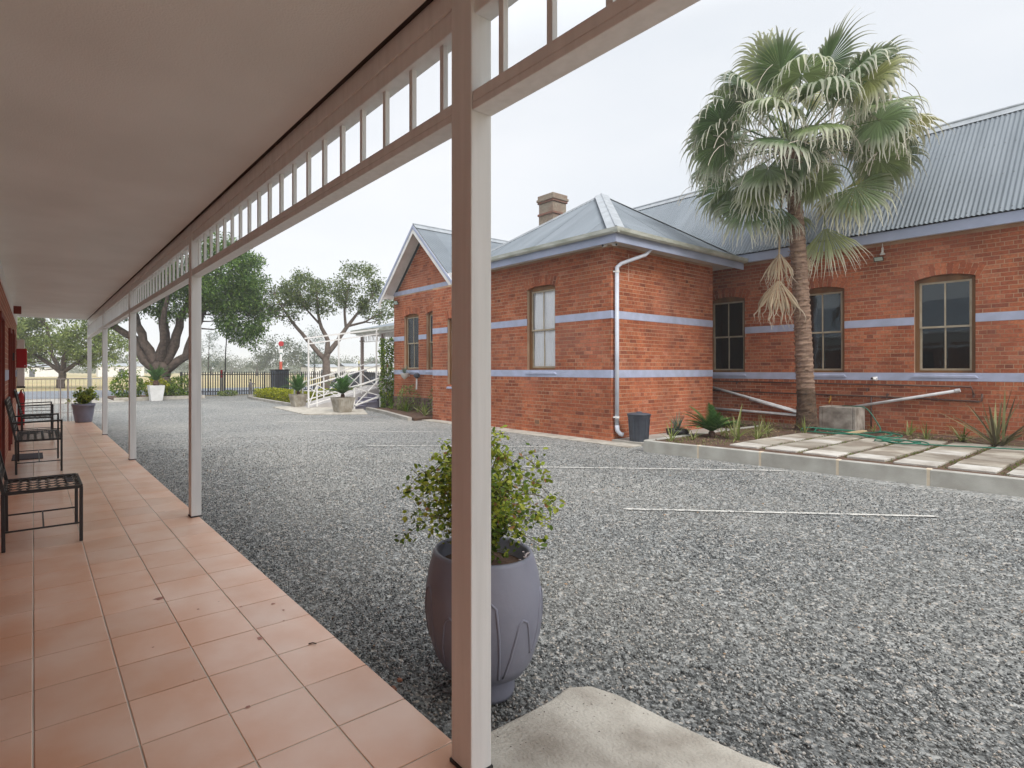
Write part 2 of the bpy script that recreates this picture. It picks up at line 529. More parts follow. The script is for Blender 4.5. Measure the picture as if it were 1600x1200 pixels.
def mk(name, verts, faces, m, parent=None, smooth=False, kind=None):
    off = origin(parent)
    me = bpy.data.meshes.new(name)
    me.from_pydata([(v[0] - off.x, v[1] - off.y, v[2] - off.z) for v in verts], [], faces)
    if m is not None:
        me.materials.append(m)
    if smooth:
        me.polygons.foreach_set('use_smooth', [True] * len(me.polygons))
    me.update()
    o = bpy.data.objects.new(name, me)
    COL.objects.link(o)
    o.parent = parent
    if kind: o['kind'] = kind
    return o

def mk_np(name, verts, faces, m, parent=None, smooth=False, kind=None, attr=None):
    """verts (n,3) array, faces (k,m) array with a fixed number of corners."""
    off = np.array(origin(parent))
    me = bpy.data.meshes.new(name)
    n, k, c = len(verts), len(faces), faces.shape[1]
    me.vertices.add(n)
    me.vertices.foreach_set('co', (verts - off).astype(np.float32).ravel())
    me.loops.add(k * c)
    me.loops.foreach_set('vertex_index', faces.astype(np.int32).ravel())
    me.polygons.add(k)
    me.polygons.foreach_set('loop_start', np.arange(0, k * c, c, dtype=np.int32))
    me.polygons.foreach_set('loop_total', np.full(k, c, dtype=np.int32))
    if smooth:
        me.polygons.foreach_set('use_smooth', np.ones(k, dtype=bool))
    if attr is not None:
        a = me.attributes.new('tip', 'FLOAT', 'POINT')
        a.data.foreach_set('value', attr.astype(np.float32))
    me.materials.append(m)
    me.update(calc_edges=True)
    me.validate()
    o = bpy.data.objects.new(name, me)
    COL.objects.link(o)
    o.parent = parent
    if kind: o['kind'] = kind
    return o

class MB:
    def __init__(s):
        s.v, s.f = [], []
    def add(s, vs, fs):
        b = len(s.v)
        s.v += [tuple(v) for v in vs]
        s.f += [tuple(i + b for i in f) for f in fs]
        return s
    def box(s, x0, x1, y0, y1, z0, z1):
        return s.add([(x0, y0, z0), (x1, y0, z0), (x1, y1, z0), (x0, y1, z0), (x0, y0, z1), (x1, y0, z1), (x1, y1, z1), (x0, y1, z1)],
                     [(0, 3, 2, 1), (4, 5, 6, 7), (0, 1, 5, 4), (1, 2, 6, 5), (2, 3, 7, 6), (3, 0, 4, 7)])
    def bar(s, a, b, w, h=None, up=(0, 0, 1)):
        """Square bar from a to b, w wide and h high."""
        h = h or w
        a, b = Vector(a), Vector(b)
        d = (b - a).normalized()
        u = Vector(up)
        if abs(d.dot(u)) > 0.98: u = Vector((1, 0, 0))
        sx = d.cross(u).normalized() * (w / 2)
        sy = sx.cross(d).normalized() * (h / 2)
        vs = [a - sx - sy, a + sx - sy, a + sx + sy, a - sx + sy, b - sx - sy, b + sx - sy, b + sx + sy, b - sx + sy]
        return s.add(vs, [(0, 3, 2, 1), (4, 5, 6, 7), (0, 1, 5, 4), (1, 2, 6, 5), (2, 3, 7, 6), (3, 0, 4, 7)])
    def tube(s, pts, r, n=8, cap=True):
        pts = [Vector(p) for p in pts]
        rs = r if isinstance(r, (list, tuple)) else [r] * len(pts)
        prev = None
        rings = []
        vs = []
        for i, p in enumerate(pts):
            d = (pts[min(i + 1, len(pts) - 1)] - pts[max(i - 1, 0)]).normalized()
            if prev is None:
                u = Vector((0, 0, 1)) if abs(d.z) < 0.9 else Vector((1, 0, 0))
                sx = d.cross(u).normalized()
            else:
                sx = (prev - d * prev.dot(d)).normalized()
            prev = sx
            sy = d.cross(sx)
            rings.append(len(vs))
            for k in range(n):
                a = 2 * math.pi * k / n
                vs.append(p + (sx * math.cos(a) + sy * math.sin(a)) * rs[i])
        fs = []
        for i in range(len(pts) - 1):
            for k in range(n):
                k2 = (k + 1) % n
                fs.append((i * n + k, i * n + k2, (i + 1) * n + k2, (i + 1) * n + k))
        if cap:
            fs.append(tuple(reversed(range(n))))
            fs.append(tuple(range((len(pts) - 1) * n, len(pts) * n)))
        return s.add(vs, fs)
    def lathe(s, prof, c=(0, 0, 0), n=32, close_bottom=True, close_top=False):
        vs = []
        for r, z in prof:
            for k in range(n):
                a = 2 * math.pi * k / n
                vs.append((c[0] + r * math.cos(a), c[1] + r * math.sin(a), c[2] + z))
        fs = []
        for i in range(len(prof) - 1):
            for k in range(n):
                k2 = (k + 1) % n
                fs.append((i * n + k, i * n + k2, (i + 1) * n + k2, (i + 1) * n + k))
        if close_bottom: fs.append(tuple(reversed(range(n))))
        if close_top: fs.append(tuple(range((len(prof) - 1) * n, len(prof) * n)))
        return s.add(vs, fs)
    def poly(s, pts, z0, z1):
        """Vertical prism over a ccw outline."""
        n = len(pts)
        vs = [(x, y, z0) for x, y in pts] + [(x, y, z1) for x, y in pts]
        fs = [tuple(reversed(range(n))), tuple(range(n, 2 * n))] + [(i, (i + 1) % n, n + (i + 1) % n, n + i) for i in range(n)]
        return s.add(vs, fs)
    def build(s, name, m, parent=None, smooth=False, bevel=0.0, kind=None, seg=1):
        o = mk(name, s.v, s.f, m, parent, smooth, kind)
        if bevel > 0:
            md = o.modifiers.new('bevel', 'BEVEL')
            md.width = bevel
            md.segments = seg
            md.limit_method = 'ANGLE'
            md.angle_limit = R(40)
        return o

def copy_tree(o, parent=None):
    c = o.copy()
    COL.objects.link(c)
    c.parent = parent
    for ch in list(o.children):
        copy_tree(ch, c)
    return c

# ---- leaf scattering -------------------------------------------------------
LEAF6 = (np.array([[0, 0, 0], [0.28, 0.32, 0.05], [0.28, 0.72, 0.03], [0, 1, -0.05], [-0.28, 0.72, 0.03], [-0.28, 0.32, 0.05]], float),
         np.array([[0, 1, 2, 3], [0, 3, 4, 5]]))
LEAF4 = (np.array([[0, 0, 0], [0.3, 0.5, 0.06], [0, 1, 0], [-0.3, 0.5, 0.06]], float), np.array([[0, 1, 2, 3]]))

def rot_from(yaxis, roll):
    """(n,3,3) rotation matrices whose y column is yaxis."""
    y = yaxis / np.linalg.norm(yaxis, axis=1, keepdims=True)
    ref = np.where(np.abs(y[:, 2:3]) < 0.95, np.array([[0, 0, 1.0]]), np.array([[1.0, 0, 0]]))
    x = np.cross(y, ref)
    x /= np.linalg.norm(x, axis=1, keepdims=True)
    z = np.cross(x, y)
    c, s_ = np.cos(roll)[:, None], np.sin(roll)[:, None]
    x2 = x * c + z * s_
    z2 = -x * s_ + z * c
    return np.stack([x2, y, z2], axis=2)

def scatter(name, tmpl, pos, ydir, size, m, parent=None, kind=None, rollspread=0.9):
    tv, tf = tmpl
    n = len(pos)
    rot = rot_from(ydir, RNG.normal(0, rollspread, n))
    v = np.einsum('nij,kj->nki', rot, tv) * size[:, None, None] + pos[:, None, :]
    f = tf[None] + (np.arange(n) * len(tv))[:, None, None]
    return mk_np(name, v.reshape(-1, 3), f.reshape(-1, tf.shape[1]), m, parent, kind=kind)

def rdir(n):
    d = RNG.normal(size=(n, 3))
    return d / np.linalg.norm(d, axis=1, keepdims=True)

RIGHT = np.array([0.8185, -0.5744, 0.0])
DEEP = np.array([0.5744, 0.8185, 0.0])

def loc3(base, l, z, d=0.0):
    """A point l metres to the right and d metres further back than base, at height z."""
    return Vector((base[0] + RIGHT[0] * l + DEEP[0] * d, base[1] + RIGHT[1] * l + DEEP[1] * d, z))

def tree(name, label, base, limbs, lobes, nclump, nleaf, csize, lsize, lmat, bark, droop=0.0, tmpl=LEAF4, group=None,
         flat=0.6, twigs=True, elong=1.0):
    """limbs: lists of (l, d, z, radius); lobes: (l, d, z, rl, rd, rz, weight) ellipsoids that hold the leaf clumps."""
    t = thing(name, label, 'tree', (base[0], base[1], base[2]), group)
    tb = MB()
    tips = []
    for i, lb in enumerate(limbs):
        pts = [loc3(base, l, z, d) for l, d, z, r in lb]
        rs = [r for l, d, z, r in lb]
        # smooth the limb
        P, Q = [], []
        for j in range(len(pts) - 1):
            for q in range(3):
                a = q / 3
                P.append(pts[j].lerp(pts[j + 1], a) + Vector((random.uniform(-1, 1), random.uniform(-1, 1), 0)) * rs[j] * 0.25)
                Q.append(rs[j] * (1 - a) + rs[j + 1] * a)
        P.append(pts[-1]); Q.append(rs[-1])
        tb.tube(P, Q, 9 if i == 0 else 7)
        tips += [(p, q) for p, q in zip(P, Q) if q < 0.2 * max(1e-3, limbs[0][0][3]) * 4]
    w = np.array([x[6] for x in lobes], float)
    w /= w.sum()
    which = RNG.choice(len(lobes), nclump, p=w)
    dr = rdir(nclump)
    rad = RNG.uniform(0.45, 1.0, nclump) ** 0.5
    C = np.zeros((nclump, 3))
    for i in range(nclump):
        l, d, z, rl, rd, rz, _ = lobes[which[i]]
        e = dr[i] * rad[i]
        p = loc3(base, l + e[0] * rl, z + e[2] * rz, d + e[1] * rd)
        C[i] = p
    if twigs and tips:
        sel = RNG.choice(nclump, min(nclump, 90), replace=False)
        for i in sel:
            c = Vector(C[i])
            best = min(tips, key=lambda tp: (tp[0] - c).length + (2.0 if tp[0].z > c.z else 0))
            a = best[0]
            if (a - c).length > 2.4 * csize / .6 or (c - a).z < -.5: continue
            midp = a.lerp(c, 0.5) + Vector((random.uniform(-.3, .3), random.uniform(-.3, .3), -0.12 * (c - a).length))
            r0 = min(best[1] * 0.5, 0.06 * csize + 0.01)
            tb.tube([a, midp, c], [r0, r0 * 0.6, r0 * 0.2], 4, cap=False)
    tb.build('trunk', bark, t, smooth=True)
    n = nclump * nleaf
    idx = np.repeat(np.arange(nclump), nleaf)
    cs = RNG.uniform(0.6, 1.35, nclump)[idx] * csize
    off = rdir(n) * (RNG.uniform(0, 1, n) ** 0.5)[:, None] * cs[:, None]
    off[:, 2] *= flat
    pos = C[idx] + off
    yd = rdir(n) * 0.7 + off / (np.linalg.norm(off, axis=1, keepdims=True) + 1e-6) * 0.6 + np.array([0, 0, -droop])
    sz = RNG.uniform(0.6, 1.4, n) * lsize
    tm = (tmpl[0] * np.array([1 / elong, 1, 1]), tmpl[1])
    scatter('crown', tm, pos, yd, sz, lmat, t)
    return t

# ------------------------------------------------------------------ setting: ground
G = -0.10           # gravel level
def plane(name, x0, x1, y0, y1, z, m, kind='structure'):
    return mk(name, [(x0, y0, z), (x1, y0, z), (x1, y1, z), (x0, y1, z)], [(0, 1, 2, 3)], m, None, kind=kind)

plane('field', -1500, 2500, -1200, 2600, G - 0.03, M_FIELD)
plane('road', -160, 160, 34.2, 47.6, G - 0.016, M_ROAD)
plane('gravel_yard', -20, 40, -8, 33.2, G - 0.012, M_GRAVEL)
grass_b = MB()
mb = MB().box(-30, 3.6, 29.2, 33.6, G - 0.05, G + 0.03)
mb.build('pavement', M_CONC, None, bevel=0.01, kind='structure')

# loose stones on the near gravel
def gravel_stones():
    pts = []
    edges = [1.2, 2.4, 3.2, 4, 5, 6, 7, 8, 9, 10, 11.5, 13]
    for r0, r1 in zip(edges[:-1], edges[1:]):
        rm = (r0 + r1) / 2
        dens = 4600 * min(1, (3.2 / rm) ** 1.45) * (1 if rm < 9 else (13.5 - rm) / 4.5)
        area = 0.5 * (r1 ** 2 - r0 ** 2) * R(96)
        n = int(area * dens)
        rr = np.sqrt(RNG.uniform(r0 ** 2, r1 ** 2, n))
        aa = RNG.uniform(R(-12), R(84), n)          # bearing from +X towards +Y
        x, y = rr * np.cos(aa), rr * np.sin(aa)
        ok = (x > 1.325) & (y > -0.6)
        ok &= ~((x < 2.2) & (y < 1.66))             # the concrete slab beside the veranda
        ok &= ~((x > 9.3) & (y < 5.95)) & ~((x > 9.5) & (y > 5.9))
        pts.append(np.stack([x[ok], y[ok], np.full(ok.sum(), float(r0))], 1))
    P = np.concatenate(pts)
    n = len(P)
    rad = RNG.uniform(0.0042, 0.0095, n) * (1 + 0.022 * P[:, 2])
    z = G - 0.004 + RNG.uniform(0.0, 0.007, n)
    octv = np.array([[1, 0, 0], [-1, 0, 0], [0, 1, 0], [0, -1, 0], [0, 0, 1], [0, 0, -1]], float)
    octf = np.array([[0, 2, 4], [2, 1, 4], [1, 3, 4], [3, 0, 4], [2, 0, 5], [1, 2, 5], [3, 1, 5], [0, 3, 5]])
    v = octv[None] * RNG.uniform(0.55, 1.25, (n, 6, 1)) + RNG.normal(0, 0.18, (n, 6, 3))
    v[:, :, 2] *= 0.75
    rot = rot_from(rdir(n) * np.array([1, 1, 0.35]), RNG.uniform(-0.6, 0.6, n))
    v = np.einsum('nij,nkj->nki', rot, v) * rad[:, None, None]
    v += np.stack([P[:, 0], P[:, 1], z], 1)[:, None, :]
    f = octf[None] + (np.arange(n) * 6)[:, None, None]
    mk_np('gravel', v.reshape(-1, 3), f.reshape(-1, 3), M_PEBBLE, None, kind='stuff')
gravel_stones()

# a few larger red-brown stones by the veranda edge
def rock(p, r, m, name, label, group=None):
    v = []
    ico = MB().lathe([(0.05, -0.5), (0.75, -0.3), (1.0, 0.05), (0.7, 0.5), (0.1, 0.7)], n=7, close_top=True)
    rr = random.Random(int(p[0] * 1000))
    v = [(p[0] + x * r * rr.uniform(.8, 1.2), p[1] + y * r * rr.uniform(.8, 1.2), p[2] + z * r * rr.uniform(.8, 1.1)) for x, y, z in ico.v]
    t = mk(name, v, ico.f, m)
    tag(t, label, 'stone', group)
M_REDROCK = mat("red_stone", (0.33, 0.14, 0.08), 0.9, (0.22, 0.10, 0.07), 20, bump=0.8, bscale=60)
rock((1.385, 2.16, G + 0.012), 0.024, M_REDROCK, 'stone', 'larger of two red brown stones on gravel beside the veranda edge')
rock((1.46, 2.215, G + 0.008), 0.016, M_REDROCK, 'stone', 'smaller of two red brown stones on gravel beside the veranda edge')

# white marker strips of the slanting parking bays
def bay_line(a, b, w, label):
    a, b = Vector((*a, 0)), Vector((*b, 0))
    d = (b - a).normalized()
    s_ = Vector((-d.y, d.x, 0))
    mbb = MB()
    L = (b - a).length
    rr = random.Random(int(L * 1000))
    n = max(6, int(L / 0.07))
    root = None
    i = 0
    vs, fs = [], []
    while i < n:
        run = rr.randint(6, 16)
        k1 = min(n, i + run)
        b0 = len(vs)
        m_ = 0
        for q in range(i, k1 + 1):
            p = a + d * (L * q / n)
            end = q in (i, k1)
            wl_ = w * (0.08 if end else rr.uniform(0.25, 0.5))
            wr_ = w * (0.08 if end else rr.uniform(0.25, 0.5))
            for off_, z_ in ((-wl_, G + .001), (-wl_ * .7, G + .0035), (wr_ * .7, G + .0035), (wr_, G + .001)):
                e = p + s_ * off_
                vs.append((e.x, e.y, z_ + rr.uniform(-.001, .001)))
            m_ += 1
        for q in range(m_ - 1):
            for c_ in range(3):
                x_ = b0 + q * 4 + c_
                fs.append((x_, x_ + 4, x_ + 5, x_ + 1))
        i = k1
    return mk('bay_marking', vs, fs, M_LINE, None, kind='structure')
bay_line((5.29, 3.57), (7.70, 1.50), 0.072, '')
bay_line((6.3, 6.02), (9.32, 3.5), 0.075, '')
bay_line((5.46, 9.55), (8.38, 7.28), 0.06, '')
bay_line((5.6, 12.69), (8.31, 10.45), 0.06, '')
bay_line((5.8, 15.42), (8.4, 13.4), 0.06, '')
bay_line((5.97, 18.7), (6.89, 17.72), 0.08, '')

# flat dark patches with ragged outlines on the gravel
def patch(name, cx, cy, rx, ry, ang, m, z):
    vs, n = [], 22
    rr = random.Random(int(cx * 100))
    for k in range(n):
        a = 2 * math.pi * k / n
        q = rr.uniform(0.7, 1.15)
        x, y = rx * math.cos(a) * q, ry * math.sin(a) * q
        vs.append((cx + x * math.cos(ang) - y * math.sin(ang), cy + x * math.sin(ang) + y * math.cos(ang), z))
    return mk(name, vs, [tuple(range(n))], m, None, kind='structure')
M_PATCH = mat("dark_grit", (0.17, 0.165, 0.155), 0.95, (0.24, 0.23, 0.22), 12, bump=0.8, bscale=60)
patch('dark_patch', 7.0, 18.0, 0.75, 0.28, -0.6, M_PATCH, G - 0.006)
patch('dark_patch', 9.0, 15.3, 0.5, 0.2, -0.5, M_PATCH, G - 0.006)

# ------------------------------------------------------------------ guest building with the veranda
PY = [-2.65, 1.43, 5.51, 9.59, 13.65, 17.66]      # near corner of each post
guest = thing('veranda_building', 'long low guest building with tiled veranda, plaster ceiling and row of pale square posts', 'building', (0.4, 8, 0))

# floor: tiles as pieces of the structure
XE, YS, YE = 1.31, -2.8, 17.95
vf = MB().box(-0.36, XE, YS, YE, G - 0.05, -0.004).build('veranda_floor', M_GROUT, None, kind='structure')
TP, TG = 0.331, 0.007
tile_mesh = None
cols = [(-0.36, -0.004)] + [(0.331 * i + 0.003, 0.331 * (i + 1) - 0.003) for i in range(3)] + [(0.996, XE + 0.004)]
y_phase = 2.283            # a cross joint
k0 = math.ceil((YS - y_phase) / TP)
k1 = math.floor((YE - y_phase) / TP)
tiles = []
for k in range(k0, k1):
    for ci, (a, b) in enumerate(cols):
        ya, yb = y_phase + k * TP + 0.003, y_phase + (k + 1) * TP - 0.003
        tiles.append((abs(math.hypot(a + .15, ya)) if ya > 0.2 else 999, a, b, ya, yb))
tiles.sort()
def tile_geo(a, b, ya, yb, dz):
    e = 0.0025
    vs = [(a, ya, -0.02), (b, ya, -0.02), (b, yb, -0.02), (a, yb, -0.02),
          (a, ya, dz - 0.0015), (b, ya, dz - 0.0015), (b, yb, dz - 0.0015), (a, yb, dz - 0.0015),
          (a + e, ya + e, dz), (b - e, ya + e, dz), (b - e, yb - e, dz), (a + e, yb - e, dz)]
    fs = [(8, 9, 10, 11)] + [(i, (i + 1) % 4, 4 + (i + 1) % 4, 4 + i) for i in range(4)] + \
         [(4 + i, 4 + (i + 1) % 4, 8 + (i + 1) % 4, 8 + i) for i in range(4)]
    return vs, fs
M_TILE_I = mat("terracotta_tile_far", (0.64, 0.355, 0.225), 0.28, (0.72, 0.50, 0.385), 2.4, vary=0.06, island=True, bump=0.06, bscale=30, spec=0.6)
tile_meshes = {}
rest = MB()
for i, (dd, a, b, ya, yb) in enumerate(tiles):
    dz = random.uniform(-0.0008, 0.0008)
    if i < 300:
        key = (round(b - a, 3), i % 3)
        if key not in tile_meshes:
            vs, fs = tile_geo(0, b - a, 0, yb - ya, 0)
            me = bpy.data.meshes.new('tile')
            me.from_pydata(vs, [], fs)
            me.materials.append(M_TILE)
            tile_meshes[key] = me
        o = bpy.data.objects.new('tile', tile_meshes[key])
        COL.objects.link(o)
        o.parent = vf
        o.location = (a, ya, dz)
    else:
        rest.add(*tile_geo(a, b, ya, yb, dz))
rest.build('tile_surface', M_TILE_I, vf, kind='stuff')

# stains on tiles: thin flat marks
M_STAIN = mat("tile_stain", (0.34, 0.15, 0.11), 0.5, (0.42, 0.2, 0.15), 20)
def stain(cx, cy, r, n=9, parent=vf):
    rr = random.Random(int(cx * 999 + cy * 77))
    vs = [(cx + r * rr.uniform(.5, 1.2) * math.cos(2 * math.pi * k / n), cy + r * rr.uniform(.4, .9) * math.sin(2 * math.pi * k / n), 0.0016) for k in range(n)]
    return vs, [tuple(range(n))]
st = MB()
for cx, cy, r in [(0.98, 2.83, .022), (0.80, 3.38, .012), (1.02, 3.27, .01), (0.64, 3.68, .035), (0.74, 2.28, .014), (0.99, 3.20, .006),
                  (0.93, 3.42, .006), (0.60, 2.62, .006), (1.16, 2.95, .008), (1.21, 3.08, .012), (1.19, 3.2, .015), (0.5, 3.05, .008)]:
    st.add(*stain(cx, cy, r))
st.build('stain', M_STAIN, vf, kind='stuff')
mk('twig', *(lambda q: (q.v, q.f))(MB().tube([(1.165, 2.62, 0.004), (1.185, 2.615, 0.006), (1.2, 2.60, 0.004)], 0.003, 5)), M_FIBRE)
tag(bpy.data.objects['twig'], 'tiny dark twig lying on the terracotta tiles', 'twig')

# ceiling, beam, roof over it
MB().box(-0.36, 1.218, YS, 17.75, 2.82, 2.90).build('ceiling', M_CEIL, guest)
MB().box(1.219, 1.2555, YS, 17.75, 2.829, 2.90).build('painted_gap_shade', M_GAPSHADE_GRIT, guest)  # solid dark strip: paints the shade between ceiling and trim
MB().box(1.256, 1.335, YS, 17.75, 2.66, 2.92).build('top_beam', M_POST, guest, bevel=0.003)
MB().box(1.244, 1.2555, YS, 17.75, 2.735, 2.825).build('ceiling_trim', M_POST, guest, bevel=0.002)
rf = MB()
n = int((18.1 - (-3.4)) / 0.0127)
ys = [-3.4 + i * 0.0254 for i in range(int(21.5 / 0.0254))]
vs = []
for y in ys:
    dz = 0.008 * math.sin(2 * math.pi * y / 0.0762)
    vs += [(1.52, y, 2.95 + dz), (-5.2, y, 4.85 + dz)]
mk('roof', vs, [(2 * i, 2 * i + 1, 2 * i + 3, 2 * i + 2) for i in range(len(ys) - 1)], M_ROOF, guest, smooth=True)
MB().box(1.43, 1.55, -3.4, 18.1, 2.86, 2.945).build('gutter', M_WHITE, guest, bevel=0.01)
# posts and valance
for i, y in enumerate(PY):
    dz = 0.0
    p = MB().box(1.24, 1.335, y, y + 0.11, 0.012, 2.815).build('post', M_POST, guest, bevel=0.004, seg=2)
    MB().box(1.236, 1.339, y - 0.004, y + 0.114, -0.001, 0.013).build('post_shoe', M_IRON, p)
for i in range(5):
    ya, yb = PY[i] + 0.112, PY[i + 1] - 0.002
    rail = MB()
    rail.box(1.243, 1.332, ya, yb, 2.32, 2.345).box(1.243, 1.262, ya, yb, 2.3455, 2.385).box(1.262, 1.332, ya, yb, 2.3455, 2.372)
    rail.box(1.268, 1.312, ya, yb, 2.3725, 2.40)
    ro = rail.build('valance_rail', M_POST, guest, bevel=0.002)
    ns = 19
    pitch = (yb - ya) / (ns + 0.0)
    me = None
    for k in range(ns):
        yy = ya + (k + 0.5) * pitch
        if me is None:
            o = MB().box(1.279, 1.301, yy - 0.011, yy + 0.011, 2.39, 2.665).build('slat', M_POST, ro)
            me, y_first = o.data, yy
        else:
            o = bpy.data.objects.new('slat', me)
            COL.objects.link(o)
            o.parent = ro
            o.location = (0, yy - y_first, 0)

brick_tex = bpy.data.materials.new('veranda_wall_brick')
brick_tex.use_nodes = True
_t = brick_tex.node_tree
_b = _t.nodes['Principled BSDF']; _b.inputs['Roughness'].default_value = .85
_g = nn(_t, 'ShaderNodeNewGeometry'); _s = nn(_t, 'ShaderNodeSeparateXYZ'); _c = nn(_t, 'ShaderNodeCombineXYZ')
_t.links.new(_g.outputs['Position'], _s.inputs[0]); _t.links.new(_s.outputs['Y'], _c.inputs['X']); _t.links.new(_s.outputs['Z'], _c.inputs['Y'])
_k = nn(_t, 'ShaderNodeTexBrick'); _k.inputs['Scale'].default_value = 1.0
_k.inputs['Brick Width'].default_value = .235; _k.inputs['Row Height'].default_value = .0844; _k.inputs['Mortar Size'].default_value = .006
_k.inputs['Color1'].default_value = (.42, .13, .07, 1); _k.inputs['Color2'].default_value = (.30, .10, .06, 1); _k.inputs['Mortar'].default_value = (.5, .4, .3, 1)
_t.links.new(_c.outputs[0], _k.inputs['Vector']); _t.links.new(_k.outputs['Color'], _b.inputs['Base Color'])
# rear wall of the veranda (seen edge-on at the far left)
gw = MB()
doors = [(2.6, 3.5, 0, 2.1), (6.2, 7.4, 0.9, 2.2), (8.6, 9.5, 0, 2.1), (12.0, 12.9, 0, 2.1), (14.1, 15.0, 0.9, 2.2)]
def wall_cells(a0, a1, z0, z1, ops):
    A = sorted({a0, a1, *[o[0] for o in ops], *[o[1] for o in ops]})
    Zs = sorted({z0, z1, *[o[2] for o in ops], *[o[3] for o in ops]})
    out = []
    for i in range(len(A) - 1):
        ca = (A[i] + A[i + 1]) / 2
        run = None
        for j in range(len(Zs) - 1):
            cz = (Zs[j] + Zs[j + 1]) / 2
            hole = any(o[0] < ca < o[1] and o[2] < cz < o[3] for o in ops)
            if hole:
                if run: out.append((A[i], A[i + 1], run[0], run[1])); run = None
            else:
                run = (run[0], Zs[j + 1]) if run else (Zs[j], Zs[j + 1])
        if run: out.append((A[i], A[i + 1], run[0], run[1]))
    return out
for a, b, z0, z1 in wall_cells(YS, 17.8, -0.1, 2.82, doors):
    gw.box(-0.60, -0.36, a, b, z0, z1)
wall_o = gw.build('wall', brick_tex, guest)
MB().box(-0.72, -0.605, YS, 17.8, -0.1, 2.82).build('inner_lining', M_INT, guest)
MB().box(-6.0, -0.73, 17.5, 17.78, -0.1, 3.0).build('end_wall', M_BRICK_I, guest)
MB().box(-0.362, -0.346, YS, 17.8, 2.60, 2.82).build('cornice', M_POST, guest)
xs = [YS] + [v for d in doors for v in (d[0] - .06, d[1] + .06)] + [17.8]
for i in range(0, len(xs), 2):
    MB().box(-0.362, -0.352, xs[i], xs[i + 1], 1.25, 1.42).build('painted_band', M_BAND, guest)
for (a, b, z0, z1) in doors:
    fr = MB().box(-0.40, -0.325, a - 0.06, a, z0 - (.06 if z0 else 0), z1 + 0.06).box(-0.40, -0.325, b, b + 0.06, z0 - (.06 if z0 else 0), z1 + 0.06)
    fr.box(-0.40, -0.325, a, b, z1, z1 + 0.06)
    if z0: fr.box(-0.40, -0.31, a, b, z0 - 0.06, z0)
    w = fr.build('door' if not z0 else 'window', M_DRED, guest)
    MB().box(-0.47, -0.44, a, b, z0, z1).build('leaf_panel' if not z0 else 'pane', M_DRED if not z0 else M_GLASS, w)

# ---- brickwork generator ---------------------------------------------------
CH = 0.0844
BRICKS = []        # (centre, along axis, half length, half height, outward axis, score)
def lay(axis, const, a0, a1, zb, z1, ops, bands, lim=None, lip=0.0, zstart=None):
    """Collect bricks for a wall: axis 'x' = wall in a plane x=const facing -x, 'y' = plane y=const facing -y."""
    nrow = int(math.ceil((z1 - zb) / CH))
    rr = random.Random(int(abs(const) * 1000) + int(a0 * 10))
    for k in range(nrow):
        za, zt = zb + k * CH, zb + (k + 1) * CH
        zc = (za + zt) / 2
        if zstart is not None and za < zstart - 0.02: continue
        if any(b0 - 0.01 < zc < b1 + 0.01 for b0, b1 in bands): continue
        if zt > z1 + 0.02: continue
        lo, hi = (a0, a1) if lim is None else lim(zc)
        if hi - lo < 0.08: continue
        header = k % 4 == 3
        p = 0.1175 if header else 0.235
        off = (0.0588 if header else (0.1175 if k % 2 else 0)) + 37 * 0.235
        iv = [(lo, hi)]
        for (oa, ob, oz0, oz1, *arch) in ops:
            if oz0 - 0.01 < zc < oz1:
                niv = []
                for (s0, s1) in iv:
                    if ob <= s0 or oa >= s1: niv.append((s0, s1)); continue
                    if oa > s0: niv.append((s0, oa))
                    if ob < s1: niv.append((ob, s1))
                iv = niv
        for (s0, s1) in iv:
            a = math.floor((s0 + off) / p) * p - off
            while a < s1 - 0.005:
                b0, b1 = max(a + 0.005, s0), min(a + p - 0.005, s1)
                if b0 <= s0 + 0.03: b0 = s0
                if b1 - b0 > 0.03:
                    full = abs((b1 - b0) - (p - 0.01)) < 0.012
                    BRICKS.append((axis, const, (b0 + b1) / 2, zc, (b1 - b0) / 2, header, rr.uniform(-0.0012, 0.0018), lip, full))
                a += p

def P3(axis, const, a, z, d):
    return (const - d, a, z) if axis == 'x' else (a, const - d, z)

def brick_geo(axis, const, a, z, hl, pr):
    hh = CH / 2 - 0.0058
    d0, d1, d2, e = -0.004, 0.0022 + pr, 0.0038 + pr, 0.0018
    vs = []
    for d, q in ((d0, 0), (d1, 0), (d2, e)):
        for sa, sz in ((-1, -1), (1, -1), (1, 1), (-1, 1)):
            vs.append(P3(axis, const, a + sa * (hl - q), z + sz * (hh - q), d))
    fs = []
    for r0 in (0, 4):
        for i in range(4):
            j = (i + 1) % 4
            fs.append((r0 + i, r0 + j, r0 + 4 + j, r0 + 4 + i))
    fs.append((8, 9, 10, 11))
    if axis == 'y':
        pass
    else:
        fs = [tuple(reversed(f)) for f in fs]
    return vs, fs

# ------------------------------------------------------------------ brick building
brick_b = thing('brick_building', 'old red brick hall with lilac bands, grey corrugated roofs and sash windows across the yard', 'building', (12.0, 8.0, G))
X1, Y1 = 10.03, 7.055           # near corner of the front annexe
XR = 14.28                      # its far right corner
XL2, YL0, YL1 = 11.4, 13.62, 17.66
XH = 15.29                      # hall wall
Z0 = -0.10
WIN = []    # (axis, const, a0, a1, z0, zspring, rise)
W_FRONT = ('x', X1, 8.57, 9.46, 1.42, 3.40, 0.075)
W_LINK = ('x', X1, 11.75, 12.63, 0.97, 2.92, 0.06)
W_GA = ('x', XL2, 16.03, 16.96, 1.42, 3.42, 0.07)
W_GB = ('x', XL2, 14.62, 15.55, 1.42, 3.42, 0.07)
W_H1 = ('x', XH, 6.72, 7.64, 1.36, 3.30, 0.085)
W_H2 = ('x', XH, 4.58, 5.50, 1.36, 3.30, 0.085)
W_H3 = ('x', XH, 2.45, 3.37, 1.36, 3.30, 0.085)
W_H4 = ('x', XH, 0.30, 1.22, 1.36, 3.30, 0.085)

